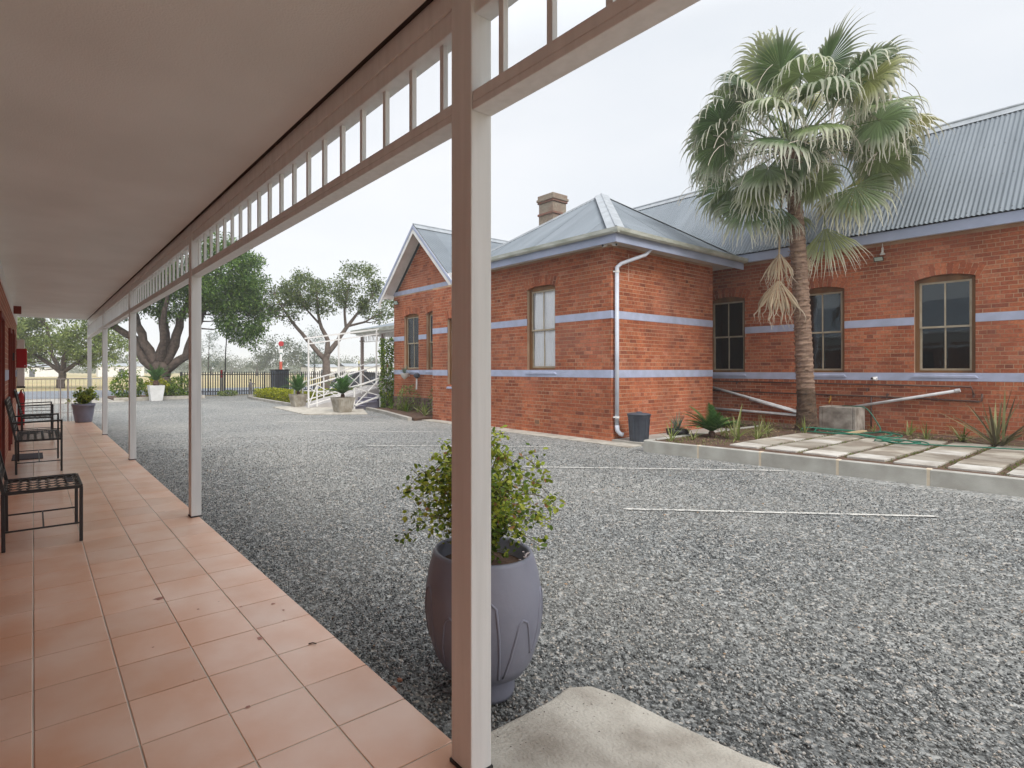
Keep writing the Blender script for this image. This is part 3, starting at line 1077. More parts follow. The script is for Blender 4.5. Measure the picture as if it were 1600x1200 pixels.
def wall(axis, const, a0, a1, z0, z1, wins, thick=0.23, name='wall'):
    w = MB()
    ops = [(q[2], q[3], q[4], q[5] + q[6]) for q in wins]
    for a, b, za, zb in wall_cells(a0, a1, z0, z1, ops):
        if axis == 'x': w.box(const, const + thick, a, b, za, zb)
        else: w.box(a, b, const, const + thick, za, zb)
    return w.build(name, M_MORTAR, brick_b)

def arch_bricks(win, proud=0.0065, depth=0.11, ring=0.225, n=None, parent=None):
    axis, const, a0, a1, z0, zs, rise = win
    ac, hw = (a0 + a1) / 2, (a1 - a0) / 2 + 0.0
    Rr = (hw * hw + rise * rise) / (2 * rise)
    cz = zs + rise - Rr
    th = math.asin((hw + 0.06) / Rr)
    N = 13
    for k in range(N):
        m = MB()
        t0 = -th + 2 * th * k / N + 0.0025 / Rr * 2
        t1 = -th + 2 * th * (k + 1) / N - 0.0025 / Rr * 2
        # each voussoir position is one whole brick on end or two halves
        parts = [(0, ring)] if k % 2 == 0 else [(0, ring / 2 - 0.004), (ring / 2 + 0.004, ring)]
        pr = proud + random.uniform(-0.001, 0.0015)
        for (r0, r1) in parts:
            vs = []
            for d in (-depth, pr):
                for (t, r) in ((t0, Rr + r0), (t1, Rr + r0), (t1, Rr + r1), (t0, Rr + r1)):
                    vs.append(P3(axis, const, ac + math.sin(t) * r, cz + math.cos(t) * r, d))
            m.add(vs, [(0, 1, 2, 3), (7, 6, 5, 4), (0, 4, 5, 1), (1, 5, 6, 2), (2, 6, 7, 3), (3, 7, 4, 0)])
        m.build('arch_brick', M_BRICK_O, parent or brick_b)
    # thin mortar behind
    mm = MB()
    K = 16
    vs = []
    for i in range(K + 1):
        t = -th + 2 * th * i / K
        for r in (Rr + 0.002, Rr + ring - 0.002):
            vs.append(P3(axis, const, ac + math.sin(t) * r, cz + math.cos(t) * r, 0.004))
    for i in range(K + 1):
        t = -th + 2 * th * i / K
        vs.append(P3(axis, const, ac + math.sin(t) * (Rr + 0.002), cz + math.cos(t) * (Rr + 0.002), -0.1))
    fs = [(2 * i, 2 * i + 1, 2 * i + 3, 2 * i + 2) for i in range(K)]
    b = 2 * (K + 1)
    fs += [(2 * i, 2 * i + 2, b + i + 1, b + i) for i in range(K)]
    mk('arch_mortar', vs, fs, M_MORTAR, parent or brick_b)

def abox(m, axis, const, a0, a1, d0, d1, z0, z1):
    """Box between depths d0<d1 (positive = outwards) along a wall."""
    if axis == 'x': m.box(const - d1, const - d0, a0, a1, z0, z1)
    else: m.box(a0, a1, const - d1, const - d0, z0, z1)
    return m

def sash_window(win, timber=M_TIMBER, curtain=False, sill=True, blind=False):
    axis, const, a0, a1, z0, zs, rise = win
    D0, D1 = -0.175, -0.085
    f = MB()
    fw = 0.065
    zt = zs + rise + 0.01
    abox(f, axis, const, a0 + .002, a0 + fw, D0, D1, z0, zt)
    abox(f, axis, const, a1 - fw, a1 - .002, D0, D1, z0, zt)
    abox(f, axis, const, a0 + fw, a1 - fw, D0, D1, z0, z0 + 0.05)
    abox(f, axis, const, a0 + fw, a1 - fw, D0, D1, zs - 0.05, zt)
    w = f.build('window', timber, brick_b, bevel=0.003)
    mid = z0 + (zs - z0) * 0.49
    ac = (a0 + a1) / 2
    for (s0, s1, dd) in ((mid - 0.02, zs - 0.05, -0.10), (z0 + 0.05, mid + 0.02, -0.128)):
        s = MB()
        b0, b1 = a0 + fw, a1 - fw
        abox(s, axis, const, b0, b0 + 0.038, dd - .024, dd, s0, s1)
        abox(s, axis, const, b1 - 0.038, b1, dd - .024, dd, s0, s1)
        abox(s, axis, const, b0 + 0.038, b1 - 0.038, dd - .024, dd, s0, s0 + 0.04)
        abox(s, axis, const, b0 + 0.038, b1 - 0.038, dd - .024, dd, s1 - 0.04, s1)
        abox(s, axis, const, ac - 0.013, ac + 0.013, dd - .022, dd - .001, s0 + 0.04, s1 - 0.04)
        s.build('sash', M_SASH, w, bevel=0.002)
        for (p0, p1) in ((b0 + .038, ac - .013), (ac + .013, b1 - .038)):
            abox(MB(), axis, const, p0, p1, dd - .014, dd - .010, s0 + .04, s1 - .04).build('pane', M_GLASS_C if curtain else M_GLASS, w)
    # dark room behind
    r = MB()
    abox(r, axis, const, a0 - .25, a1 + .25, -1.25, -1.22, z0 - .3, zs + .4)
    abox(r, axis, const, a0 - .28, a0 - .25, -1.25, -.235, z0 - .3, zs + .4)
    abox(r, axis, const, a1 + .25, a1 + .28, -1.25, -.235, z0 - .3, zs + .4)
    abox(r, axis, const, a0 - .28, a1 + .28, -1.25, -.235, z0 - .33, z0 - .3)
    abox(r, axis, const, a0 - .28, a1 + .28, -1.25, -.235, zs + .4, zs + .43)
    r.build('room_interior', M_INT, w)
    if curtain:
        N = 60
        vs = []
        for i in range(N + 1):
            t = i / N
            a = a0 + 0.06 + (a1 - a0 - 0.12) * t
            for j in range(9):
                zq = z0 + 0.06 + (zs - z0 - 0.1) * j / 8
                d = -0.163 + 0.009 * math.sin(t * 17 + 0.5 * math.sin(j * 0.9)) + 0.008 * math.sin(t * 41 + j * 0.4) + 0.006 * math.sin(j * 1.7 + t * 6)
                vs.append(P3(axis, const, a, zq, d))
        fs = [(i * 9 + j, i * 9 + j + 1, (i + 1) * 9 + j + 1, (i + 1) * 9 + j) for i in range(N) for j in range(8)]
        mk('curtain', vs, fs, M_CURTAIN, w, smooth=True)
    if sill:
        s = MB()
        d0, d1, zz0, zz1 = -0.085, 0.03, z0 - 0.10, z0
        vs = [P3(axis, const, a0 - .04, zz0, d0), P3(axis, const, a1 + .04, zz0, d0), P3(axis, const, a1 + .04, zz0, d1), P3(axis, const, a0 - .04, zz0, d1),
              P3(axis, const, a0 + .003, zz1, d0), P3(axis, const, a1 - .003, zz1, d0), P3(axis, const, a1 - .003, zz1 - .055, d1), P3(axis, const, a0 + .003, zz1 - .055, d1)]
        s.add(vs, [(0, 3, 2, 1), (4, 5, 6, 7), (0, 1, 5, 4), (1, 2, 6, 5), (2, 3, 7, 6), (3, 0, 4, 7)])
        s.build('sill', M_BAND, w)
    arch_bricks(win)
    return w

# walls (mortar body) and their bricks
EAVE1, EAVEH = 4.10, 4.22
wall('x', X1, Y1, 11.1, Z0, EAVE1, [W_FRONT])
wall('y', Y1, X1 + 0.23, XR, Z0, EAVE1, [])
MB().box(XR - 0.23, XR, Y1 + 0.23, 11.1, Z0, EAVE1).build('wall', M_MORTAR, brick_b)
wall('x', X1, 11.1, 13.36, Z0, 3.92, [W_LINK])
MB().box(X1 + 0.23, XL2 + 0.1, 13.13, 13.36, Z0, 3.92).build('wall', M_MORTAR, brick_b)
wall('x', XL2, 13.36, YL1, Z0, 4.40, [W_GA, W_GB])
MB().box(XL2 + 0.23, 19.0, YL1 - 0.23, YL1, Z0, 4.40).build('wall', M_BRICK_I, brick_b)
wall('x', XH, -6.0, 16.0, Z0, EAVEH, [W_H1, W_H2, W_H3, W_H4])
MB().box(XH + 0.23, 20.0, -6.0, -5.77, Z0, EAVEH).build('wall', M_BRICK_I, brick_b)
MB().box(20.0, 20.23, -6.0, 16.0, Z0, EAVEH).build('wall', M_BRICK_I, brick_b)
# gable triangle
GC, GS = 15.64, 1.03
gz = 6.5 - 0.28
hw = (gz - 4.40) / GS
mk('gable', [(XL2, GC - hw, 4.40), (XL2, GC + hw, 4.40), (XL2, GC, gz), (XL2 + .23, GC - hw, 4.40), (XL2 + .23, GC + hw, 4.40), (XL2 + .23, GC, gz)],
   [(0, 2, 1), (3, 4, 5), (0, 1, 4, 3), (1, 2, 5, 4), (2, 0, 3, 5)], M_MORTAR, brick_b)

B1 = [(1.2504, 1.4192), (2.5164, 2.6852)]
BH = [(1.1902, 1.359), (2.3718, 2.5406)]
def opl(ws, ring=0.1): return [(q[2], q[3], q[4], q[5] + q[6]) for q in ws]
lay('x', X1, Y1 - 0.005, 11.1, Z0, EAVE1, opl([W_FRONT]), B1)
lay('y', Y1, X1 - 0.005, XR, Z0, EAVE1, [], B1)
lay('x', X1, 11.1, 13.36, Z0, 3.92, opl([W_LINK]), B1)
lay('x', XL2, 13.5, YL1, Z0, 4.24, opl([W_GA, W_GB]), B1, zstart=0.48)
lay('x', XL2, GC - 1.8, GC + 1.8, 4.41, gz, [], [], lim=lambda z: (GC - (gz - z) / GS + 0.02, GC + (gz - z) / GS - 0.02))
lay('x', XH, -6.0, 11.5, Z0 - 0.06, EAVEH - .03, opl([W_H1, W_H2, W_H3, W_H4]), BH)
Fx, Fy = math.sin(R(35.06)), math.cos(R(35.06))
def score(b):
    axis, const, a, z, hl, header, pr, lip, full = b
    x, y, _ = P3(axis, const, a, z, 0)
    D = x * Fx + y * Fy
    u = 648.8 + 850.3 * (x * Fy - y * Fx) / D
    v = 578 - 850.3 * (z - 1.42) / D
    if D < 1 or not (0 < u < 1595) or not (0 < v < 1195): return 0
    if 700 < u < 770 or (1215 < u < 1275) or not full: return 0
    if z < 0.35 and axis == 'x' and const > 15: return 0
    if axis == 'x' and const > 15 and u < 1115: return 0
    dist = math.hypot(x, y)
    cosn = (x / dist) if axis == 'x' else (y / dist)
    return hl * cosn / (dist * dist)
order = sorted(range(len(BRICKS)), key=lambda i: -score(BRICKS[i]))
chosen = set(order[:300])
bmesh_cache = {}
restb = {}
for i, b in enumerate(BRICKS):
    axis, const, a, z, hl, header, pr, lip, full = b
    if i in chosen:
        key = (axis, header)
        if key not in bmesh_cache:
            vs, fs = brick_geo(axis, 0.0, 0.0, 0.0, (0.1075 if header else 0.225) / 2, 0.0)
            me = bpy.data.meshes.new('brick')
            me.from_pydata(vs, [], fs)
            me.materials.append(M_BRICK_O)
            bmesh_cache[key] = me
        o = bpy.data.objects.new('brick', bmesh_cache[key])
        COL.objects.link(o)
        o.parent = brick_b
        off = origin(brick_b)
        p = P3(axis, const, a, z, pr)
        o.location = (p[0] - off.x, p[1] - off.y, p[2] - off.z)
    else:
        vs, fs = brick_geo(axis, const, a, z, hl, pr)
        restb.setdefault(0, MB()).add(vs, fs)
restb[0].build('brickwork', M_BRICK_I, brick_b, kind='stuff')

# painted bands, cut at the windows
def bands(axis, const, a0, a1, bs, wins, ext=0.0):
    for (z0, z1) in bs:
        iv = [(a0, a1)]
        for q in wins:
            if q[4] - 0.12 < (z0 + z1) / 2 < q[5] and not (z1 <= q[4] + 0.01):
                iv = [s for (s0, s1) in iv for s in ((s0, min(s1, q[2])), (max(s0, q[3]), s1)) if s[1] - s[0] > 0.01]
        for s0, s1 in iv:
            m = MB()
            abox(m, axis, const, s0, s1, -0.02, 0.0085, z0 + .001, z1 - .001)
            m.build('painted_band', M_BAND, brick_b, bevel=0.003)
bands('x', X1, Y1 - 0.0115, 11.1, B1, [W_FRONT])
bands('y', Y1, X1 + 0.0, XR, B1, [])
bands('x', X1, 11.1, 13.36, B1, [W_LINK])
bands('x', XL2, 13.5, YL1, B1, [W_GA, W_GB])
bands('x', XL2, 13.5, YL1, [(4.245, 4.40)], [])
bands('x', XH, -6, 11.5, BH, [W_H1, W_H2, W_H3, W_H4])
for wn_, cu in ((W_FRONT, True), (W_LINK, False), (W_GA, False), (W_GB, False), (W_H1, False), (W_H2, False), (W_H3, False), (W_H4, False)):
    sash_window(wn_, curtain=cu)

# dark stone plinth of the gabled end
st_b = random.Random(3)
zz = Z0
while zz < 0.42:
    hgt = 0.13
    a = 13.5
    while a < YL1:
        w = st_b.uniform(0.2, 0.42)
        b = min(a + w, YL1)
        m = MB().box(XL2 - st_b.uniform(0.035, 0.06), XL2 + 0.01, a + 0.006, b - 0.006, zz + 0.006, zz + hgt - 0.006)
        m.build('plinth_stone', M_STONEWORK, brick_b, bevel=0.012)
        a += w
    zz += hgt
MB().box(XL2 - 0.03, XL2 + 0.01, 13.5, YL1, 0.425, 0.475).build('plinth_course', M_BRICK_O, brick_b)

# air vent brick
vb = MB().box(X1 - 0.016, X1, 9.04, 9.20, 0.09, 0.225)
vo_ = vb.build('air_vent', mat("vent_terracotta", (0.45, 0.22, 0.12), 0.85), brick_b)
gm = MB()
for i in range(5):
    gm.box(X1 - 0.0175, X1 - 0.0155, 9.055 + i * 0.028, 9.069 + i * 0.028, 0.11, 0.205)
gm.build('vent_slot', M_GAPSHADE_GRIT, vo_)
# ghost of an old bracket on the right face
MB().box(10.62, 10.65, Y1 - 0.0105, Y1, 3.35, 3.95).box(10.65, 10.80, Y1 - 0.0105, Y1, 3.84, 3.86).build('old_render_mark', mat("render_mark", (0.50, 0.30, 0.22), 0.9), brick_b)

# ---- corrugated roofs ------------------------------------------------------
PC, AC = 0.0762, 0.0115
def corrugated(p_eave, adir, length, top_fn, normal, name='roof', sheet=10, offs=0.0, parent=None, seg=8):
    """Sheets whose corrugations run up the slope. top_fn(s) -> world point at the top above eave position s."""
    adir = Vector(adir).normalized()
    normal = Vector(normal).normalized()
    pe = Vector(p_eave)
    root = None
    step = PC / seg
    nst = int(length / step)
    per = sheet * seg
    root = MB()
    base = thing_part(name, parent)
    i = 0
    k = 0
    while i < nst:
        j = min(nst, i + per + seg // 2)
        vs = []
        for q in range(i, j + 1):
            s = q * step
            h = AC * math.cos(2 * math.pi * s / PC) + (k % 2) * 0.0025 + offs
            a = pe + adir * s
            b = top_fn(s)
            vs += [a + normal * h, b + normal * h]
        fs = [(2 * q, 2 * q + 2, 2 * q + 3, 2 * q + 1) for q in range(j - i)]
        o = mk('roof_sheet', vs, fs, M_ROOF, base, smooth=True)
        i += per
        k += 1
    return base

def thing_part(name, parent):
    o = bpy.data.objects.new(name, None)
    o.empty_display_size = 0.1
    COL.objects.link(o)
    o.parent = parent
    return o

# hall roof
HE = Vector((15.03, -6.3, 4.43))
HRX, HRZ = 17.64, 7.19
nrm = Vector((-(HRZ - HE.z), 0, HRX - HE.x)).normalized()
hall_len = 22.6
hr = corrugated(HE, (0, 1, 0), hall_len, lambda s: Vector((HRX, HE.y + s, HRZ)), nrm, parent=brick_b)
MB().add([(HRX, -6.3, HRZ - .02), (HRX, 16.3, HRZ - .02), (20.35, 16.3, 4.4), (20.35, -6.3, 4.4)], [(0, 1, 2, 3)]).build('roof_back', M_ROOF, hr)
MB().tube([(HRX, -6.3, HRZ + 0.012), (HRX, 16.3, HRZ + 0.012)], 0.045, 10).add(
    [(HRX - .17, -6.3, HRZ - .145), (HRX, -6.3, HRZ + .03), (HRX, 16.3, HRZ + .03), (HRX - .17, 16.3, HRZ - .145)], [(0, 1, 2, 3)]).build('ridge_cap', M_ROOFCAP, hr, smooth=False)
# hall gable ends
for yy in (-6.0, 16.0):
    mk('gable', [(XH, yy, EAVEH), (20.2, yy, EAVEH), (HRX, yy, HRZ - .1)], [(0, 1, 2)], M_BRICK_I, brick_b)
# fascia of the hall (boarded straight under the sheets)
MB().box(15.06, 15.085, -6.3, 16.3, 4.19, 4.405).build('fascia', M_FASCIA, brick_b, bevel=0.003)
MB().box(15.086, XH, -6.0, 16.0, 4.215, 4.235).build('soffit', M_WHITE, brick_b)
# roofing screws on the hall sheets
sc_ = MB()
ud = Vector((HRX - HE.x, 0, HRZ - HE.z)).normalized()
for row, tt in enumerate((0.10, 1.25, 2.4, 3.5)):
    for i in range(0, 140):
        s = i * PC * 2 + (PC if row % 2 else 0)
        if s > 14: continue
        p = HE + Vector((0, 1, 0)) * s + ud * tt + nrm * (AC + 0.006)
        sc_.tube([p - nrm * 0.01, p + nrm * 0.003], 0.009, 5)
sc_.build('roofing_screw', mat("screw_head", (0.10, 0.10, 0.11), 0.6), hr, kind='stuff')

# annexe: hipped roof
EX0, EX1, EY0, EY1, EZ = 9.56, 15.10, 6.62, 11.44, 4.25
AP = Vector((12.36, 9.0, 6.06))
def hip_top(p0, adir, length, apex_s):
    def fn(s):
        a = Vector(p0) + Vector(adir) * s
        t = s / apex_s if s <= apex_s else (length - s) / (length - apex_s)
        # walk up the slope towards the hip line
        A = Vector(p0) if s <= apex_s else Vector(p0) + Vector(adir) * length
        return A.lerp(AP, max(0.0, min(1.0, t)))
    return fn
fx = Vector((AP.x - EX0, 0, AP.z - EZ)); nx = Vector((-(AP.z - EZ), 0, AP.x - EX0)).normalized()
roofA = corrugated((EX0, EY0, EZ), (0, 1, 0), EY1 - EY0, hip_top((EX0, EY0, EZ), (0, 1, 0), EY1 - EY0, AP.y - EY0), nx, parent=brick_b)
ny = Vector((0, -(AP.z - EZ), AP.y - EY0)).normalized()
roofB = corrugated((EX0, EY0, EZ), (1, 0, 0), EX1 - EX0, hip_top((EX0, EY0, EZ), (1, 0, 0), EX1 - EX0, AP.x - EX0), ny, parent=brick_b)
MB().add([(EX1, EY0, EZ), (EX1, EY1, EZ), tuple(AP)], [(0, 1, 2)]).add([(EX1, EY1, EZ), (EX0, EY1, EZ), tuple(AP)], [(0, 1, 2)]).build('roof_back', M_ROOF, roofA)
def hip_cap(a, b, w, parent, lift=0.02):
    a, b = Vector(a), Vector(b)
    d = (b - a).normalized()
    s_ = d.cross(Vector((0, 0, 1))).normalized()
    up = s_.cross(d).normalized()
    m = MB()
    m.add([a - s_ * w + up * (lift - .035), a + up * (lift + 0.012), a + s_ * w + up * (lift - .035), b - s_ * w + up * (lift - .035), b + up * (lift + 0.012), b + s_ * w + up * (lift - .035)],
          [(0, 1, 4, 3), (1, 2, 5, 4)])
    m.tube([a + up * (lift + .012), b + up * (lift + .012)], 0.022, 8)
    return m.build('hip_cap', M_ROOFCAP, parent)
hip_cap((EX0, EY0, EZ + .01), AP, 0.17, roofA, 0.03)
hip_cap((EX1, EY0, EZ + .0), AP, 0.15, roofB, -.005)
hip_cap((EX0, EY1, EZ + .0), AP, 0.15, roofA, -.005)
# gutter, fascia, soffit of the annexe
def gutter_run(a, b, out, name='gutter'):
    a, b, out = Vector(a), Vector(b), Vector(out)
    prof = [(0.0, 0.0), (0.0, -0.085), (0.03, -0.11), (0.075, -0.11), (0.105, -0.075), (0.11, 0.0), (0.10, 0.003), (0.10, -0.01)]
    vs = [a + out * x + Vector((0, 0, z)) for x, z in prof] + [b + out * x + Vector((0, 0, z)) for x, z in prof]
    n = len(prof)
    m = MB().add(vs, [(i, i + 1, n + i + 1, n + i) for i in range(n - 1)] + [tuple(range(6)), tuple(reversed(range(n, n + 6)))])
    return m.build(name, M_GUTTER, brick_b, smooth=False)
gutter_run((EX0 - 0.0, EY0 - .10, EZ + .02), (EX0 - 0.0, EY1, EZ + .02), (-1, 0, 0))
gutter_run((EX0 - .10, EY0, EZ + .02), (EX1 - 0.1, EY0, EZ + .02), (0, -1, 0))
MB().box(EX0 + .002, EX0 + .022, EY0 + .022, EY1, 4.0, 4.235).build('fascia', M_FASCIA, brick_b, bevel=0.003)
MB().box(EX0 + .002, EX1 - .1, EY0 + .002, EY0 + .0215, 4.0, 4.235).build('fascia', M_FASCIA, brick_b, bevel=0.003)
MB().box(EX0 + .023, X1 + .02, EY0 + .023, EY1, 4.085, 4.10).box(X1 + .021, EX1 - .1, EY0 + .023, Y1 + .02, 4.085, 4.10).box(XR, EX1 - .1, Y1 + .021, EY1, 4.085, 4.10).build('soffit', mat("soffit_board", (0.55, 0.52, 0.47), 0.8), brick_b)
# joints between gutter lengths
# link flat roof
MB().box(X1 + .01, 15.2, 11.12, 13.35, 3.86, 3.915).build('roof', M_ROOFCAP, brick_b)

# gabled end: corrugated roof with ridge running away
RX0, RX1, RZ = 10.90, 17.2, 6.5
YE0, YE1 = 13.52, 17.84
for (ye, sgn) in ((YE0, -1), (YE1, 1)):
    ez = RZ - abs(ye - GC) * GS
    n_ = Vector((0, sgn * (RZ - ez), abs(ye - GC))).normalized()
    rb = corrugated((RX0, ye, ez), (1, 0, 0), RX1 - RX0, lambda s, ez=ez: Vector((RX0 + s, GC, RZ)), n_, parent=brick_b)
    if sgn < 0:
        MB().tube([(RX0 - .02, GC, RZ + .03), (RX1, GC, RZ + .03)], 0.035, 8).add(
            [(RX0 - .02, GC - .16, RZ - .13), (RX1, GC - .16, RZ - .13), (RX1, GC, RZ + .045), (RX0 - .02, GC, RZ + .045)], [(0, 1, 2, 3)]).add(
            [(RX0 - .02, GC + .16, RZ - .13), (RX0 - .02, GC, RZ + .045), (RX1, GC, RZ + .045), (RX1, GC + .16, RZ - .13)], [(0, 1, 2, 3)]).build('ridge_cap', M_ROOFCAP, rb)
# barge boards: white board with a lilac strip along the top, kicked tails
def barge(y_end, sgn):
    ez = RZ - abs(y_end - GC) * GS
    top = Vector((RX0, GC, RZ - 0.02)); end = Vector((RX0, y_end, ez - 0.02))
    dn = Vector((0, 0, -1))
    m = MB()
    W = 0.27
    for (x0, x1, o0, o1, mt, nm) in ((RX0 - .03, RX0, 0.0, W, M_WHITE, 'barge_board'), (RX0 - .05, RX0 - .0305, -0.02, 0.10, M_FASCIA, 'barge_capping')):
        q = MB()
        pts = [(GC, RZ - .02 - o0), (y_end, ez - .02 - o0), (y_end, ez - .02 - o1), (GC, RZ - .02 - o1)]
        if nm == 'barge_board':
            pts = [(GC, RZ - .02), (y_end, ez - .02), (y_end + sgn * 0.0, ez - .30), (y_end - sgn * 0.10, ez - .34), (y_end - sgn * .18, ez - .10), (GC, RZ - .02 - W)]
        nq = len(pts)
        vs = [(x0, a, b) for a, b in pts] + [(x1, a, b) for a, b in pts]
        fs = [tuple(range(nq)), tuple(reversed(range(nq, 2 * nq)))] + [(i, (i + 1) % nq, nq + (i + 1) % nq, nq + i) for i in range(nq)]
        q.add(vs, fs).build(nm, mt, brick_b)
barge(YE1 + .12, 1)
barge(YE0 - .05, -1)
# sloping soffits under the overhang
for s_ in (-1, 1):
    ye = GC + s_ * 2.2
    ez = RZ - 2.2 * GS
    MB().add([(RX0, GC, RZ - .09), (XL2 + .0, GC, RZ - .09), (XL2 + .0, ye, ez - .09), (RX0, ye, ez - .09)], [(0, 1, 2, 3) if s_ > 0 else (3, 2, 1, 0)]).add(
        [(RX0, GC, RZ - .05), (XL2 + .0, GC, RZ - .05), (XL2 + .0, ye, ez - .05), (RX0, ye, ez - .05)], [(0, 1, 2, 3)]).build('soffit', M_WHITE, brick_b)
# boxed gutter ends at both feet of the gable
MB().box(RX0 + .02, XL2 - .02, YL1 - .02, YL1 + .18, 4.14, 4.27).box(RX0 - .0, RX0 + .16, YL1 - .04, YL1 + .2, 4.12, 4.34).build('eaves_box', M_WHITE, brick_b, bevel=.005)
MB().box(RX0 - .0, RX0 + .2, YE0 + .0, YE0 + .24, 4.25, 4.52).build('eaves_box', M_WHITE, brick_b, bevel=.005)

# chimney
ch = MB()
cx, cy = 14.2, 12.25
ch.box(cx - .33, cx + .33, cy - .3, cy + .3, 4.2, 6.55)
co = ch.build('chimney', M_CHIM, brick_b)
M_CHRED = mat('chimney_red_course', (0.24, 0.11, 0.08), .9, (0.17, .11, .085), 8)
def ring_box(r, z0, z1, m=M_CHIM):
    MB().box(cx - .33 - r, cx + .33 + r, cy - .3 - r, cy + .3 + r, z0, z1).build('chimney_course', m, co, bevel=.006)
ring_box(.035, 6.55, 6.62, M_CHRED)
ring_box(.0, 6.62, 6.95)
ring_box(.035, 6.95, 7.02, M_CHRED)
ring_box(.06, 7.02, 7.10, M_CHIM)
ring_box(.03, 7.10, 7.22)

# downpipe at the annexe corner
dp = MB().tube([(10.92, Y1 - .36, 4.15), (10.91, Y1 - .36, 4.02), (10.80, Y1 - .30, 3.90), (10.22, Y1 - .11, 3.68), (10.12, Y1 - .08, 3.60), (10.11, Y1 - .08, 3.5)], 0.041, 12)
dpo = dp.build('downpipe', M_DOWN, brick_b, smooth=True)
MB().tube([(10.11, Y1 - .08, 3.60), (10.11, Y1 - .08, 0.22)], 0.043, 14).build('downpipe', M_DOWN, brick_b, smooth=True)
MB().tube([(10.11, Y1 - .08, 0.25), (10.115, Y1 - .085, 0.14), (10.15, Y1 - .13, 0.07), (10.19, Y1 - .18, 0.05)], 0.046, 12).build('downpipe', M_DOWN, brick_b, smooth=True)
for z in (3.5, 0.42):
    MB().tube([(10.11, Y1 - .08, z - .02), (10.11, Y1 - .08, z + .02)], 0.050, 12).box(X1 + .005, 10.11, Y1 - .055, Y1 - .04, z - .015, z + .015).build('pipe_bracket', M_WHITE, brick_b)

# pipes on the hall wall
XP = XH - 0.045
def pipe(pts, r, m, name, smooth=True):
    MB().tube(pts, r, 10).build(name, m, brick_b, smooth=smooth)
pipe([(XP - .02, 7.7, 0.99), (XP - .02, 5.45, 0.40)], 0.033, M_PVC, 'drain_pipe')
pipe([(XP - .09, 6.55, 0.66), (XP - .09, 5.45, 0.38)], 0.030, M_PVC, 'drain_pipe')
pipe([(XP - .05, 7.7, 0.375), (XP - .05, 5.4, 0.32)], 0.035, M_PVC, 'drain_pipe')
pipe([(XP - .06, 4.50, 0.555), (XP - .06, 2.70, 1.0)], 0.033, M_PVC, 'drain_pipe')
MB().tube([(XP - .06, 2.72, .995), (XP - .06, 2.65, 1.012)], 0.042, 10).build('pipe_cap', M_PVC, brick_b)
MB().tube([(XP - .06, 5.47, 0.1), (XP - .06, 5.42, 0.62)], 0.03, 8).build('drain_pipe', M_PVC, brick_b)
pipe([(XP, 7.9, 1.12), (XP, 4.0, 1.095), (XP, 2.5, 1.08), (XP, 2.47, 0.93)], 0.016, M_IRONPIPE, 'water_pipe')
pipe([(XP, 7.9, 0.86), (XP, 4.0, 0.83), (XP, 2.40, 0.80), (XP, 2.36, 0.81), (XP, 2.35, 0.95)], 0.017, M_IRONPIPE, 'water_pipe')
pipe([(XP, 4.08, 0.83), (XP, 4.08, 0.12)], 0.014, M_IRONPIPE, 'water_pipe')
for yy, zz_ in ((6.9, 1.09), (4.15, 0.99), (3.8, 0.89), (2.47, .92)):
    MB().tube([(XH, yy, zz_), (XP - .01, yy, zz_)], 0.02, 8).tube([(XP - .01, yy, zz_), (XP - .012, yy, zz_ - .05)], 0.014, 8).build('pipe_clip', M_IRONPIPE, brick_b)
# small spout above the basin: brass tap
tp = thing('water_tap', 'small brass garden tap above the concrete wash trough', 'tap', (XP, 4.83, 0.72))
MB().tube([(XP, 4.83, 0.84), (XP, 4.83, 0.72), (XP - .05, 4.83, 0.70), (XP - .09, 4.83, 0.70), (XP - .10, 4.83, 0.63)], 0.013, 8).build('spout', mat("brass", (0.5, 0.28, 0.06), 0.35, metal=0.8), tp, smooth=True)
MB().tube([(XP - .07, 4.83, 0.71), (XP - .07, 4.83, 0.755)], 0.008, 6).bar((XP - .07, 4.80, 0.757), (XP - .07, 4.86, 0.757), 0.012).build('handle', MATS['brass'], tp)

# fixtures on the walls
def floodlight(p, out, side, name, label, size=0.16, cone=False):
    t = thing(name, label, 'floodlight', p)
    p, out, side = Vector(p), Vector(out), Vector(side)
    h = size * .62
    c = p + out * 0.10
    tilt = (out - Vector((0, 0, .55))).normalized()
    up = side.cross(tilt).normalized()
    if up.z < 0: up = -up
    vs = []
    for d, q in ((-.03, .6), (.02, 1.0)):
        for a, b in ((-1, -1), (1, -1), (1, 1), (-1, 1)):
            vs.append(c + tilt * d + side * a * size / 2 * q + up * b * h / 2 * q)
    MB().add(vs, [(0, 3, 2, 1), (4, 5, 6, 7), (0, 1, 5, 4), (1, 2, 6, 5), (2, 3, 7, 6), (3, 0, 4, 7)]).build('housing', M_IRON, t)
    g = []
    for a, b in ((-1, -1), (1, -1), (1, 1), (-1, 1)):
        g.append(c + tilt * .0225 + side * a * size / 2 * .82 + up * b * h / 2 * .78)
    MB().add(g, [(0, 1, 2, 3)]).build('lens', M_LAMP, t)
    MB().bar(p, c - tilt * .03, 0.02).build('bracket', M_IRON, t)
floodlight((XH - .01, 3.93, 3.86), (-1, 0, 0), (0, 1, 0), 'floodlight', 'square black floodlight on hall wall under the eave near the palm', 0.17)
floodlight((XL2 - .01, 17.35, 3.98), (-1, 0, 0), (0, 1, 0), 'floodlight', 'black floodlight at the upper left corner of the gabled brick end', 0.26)
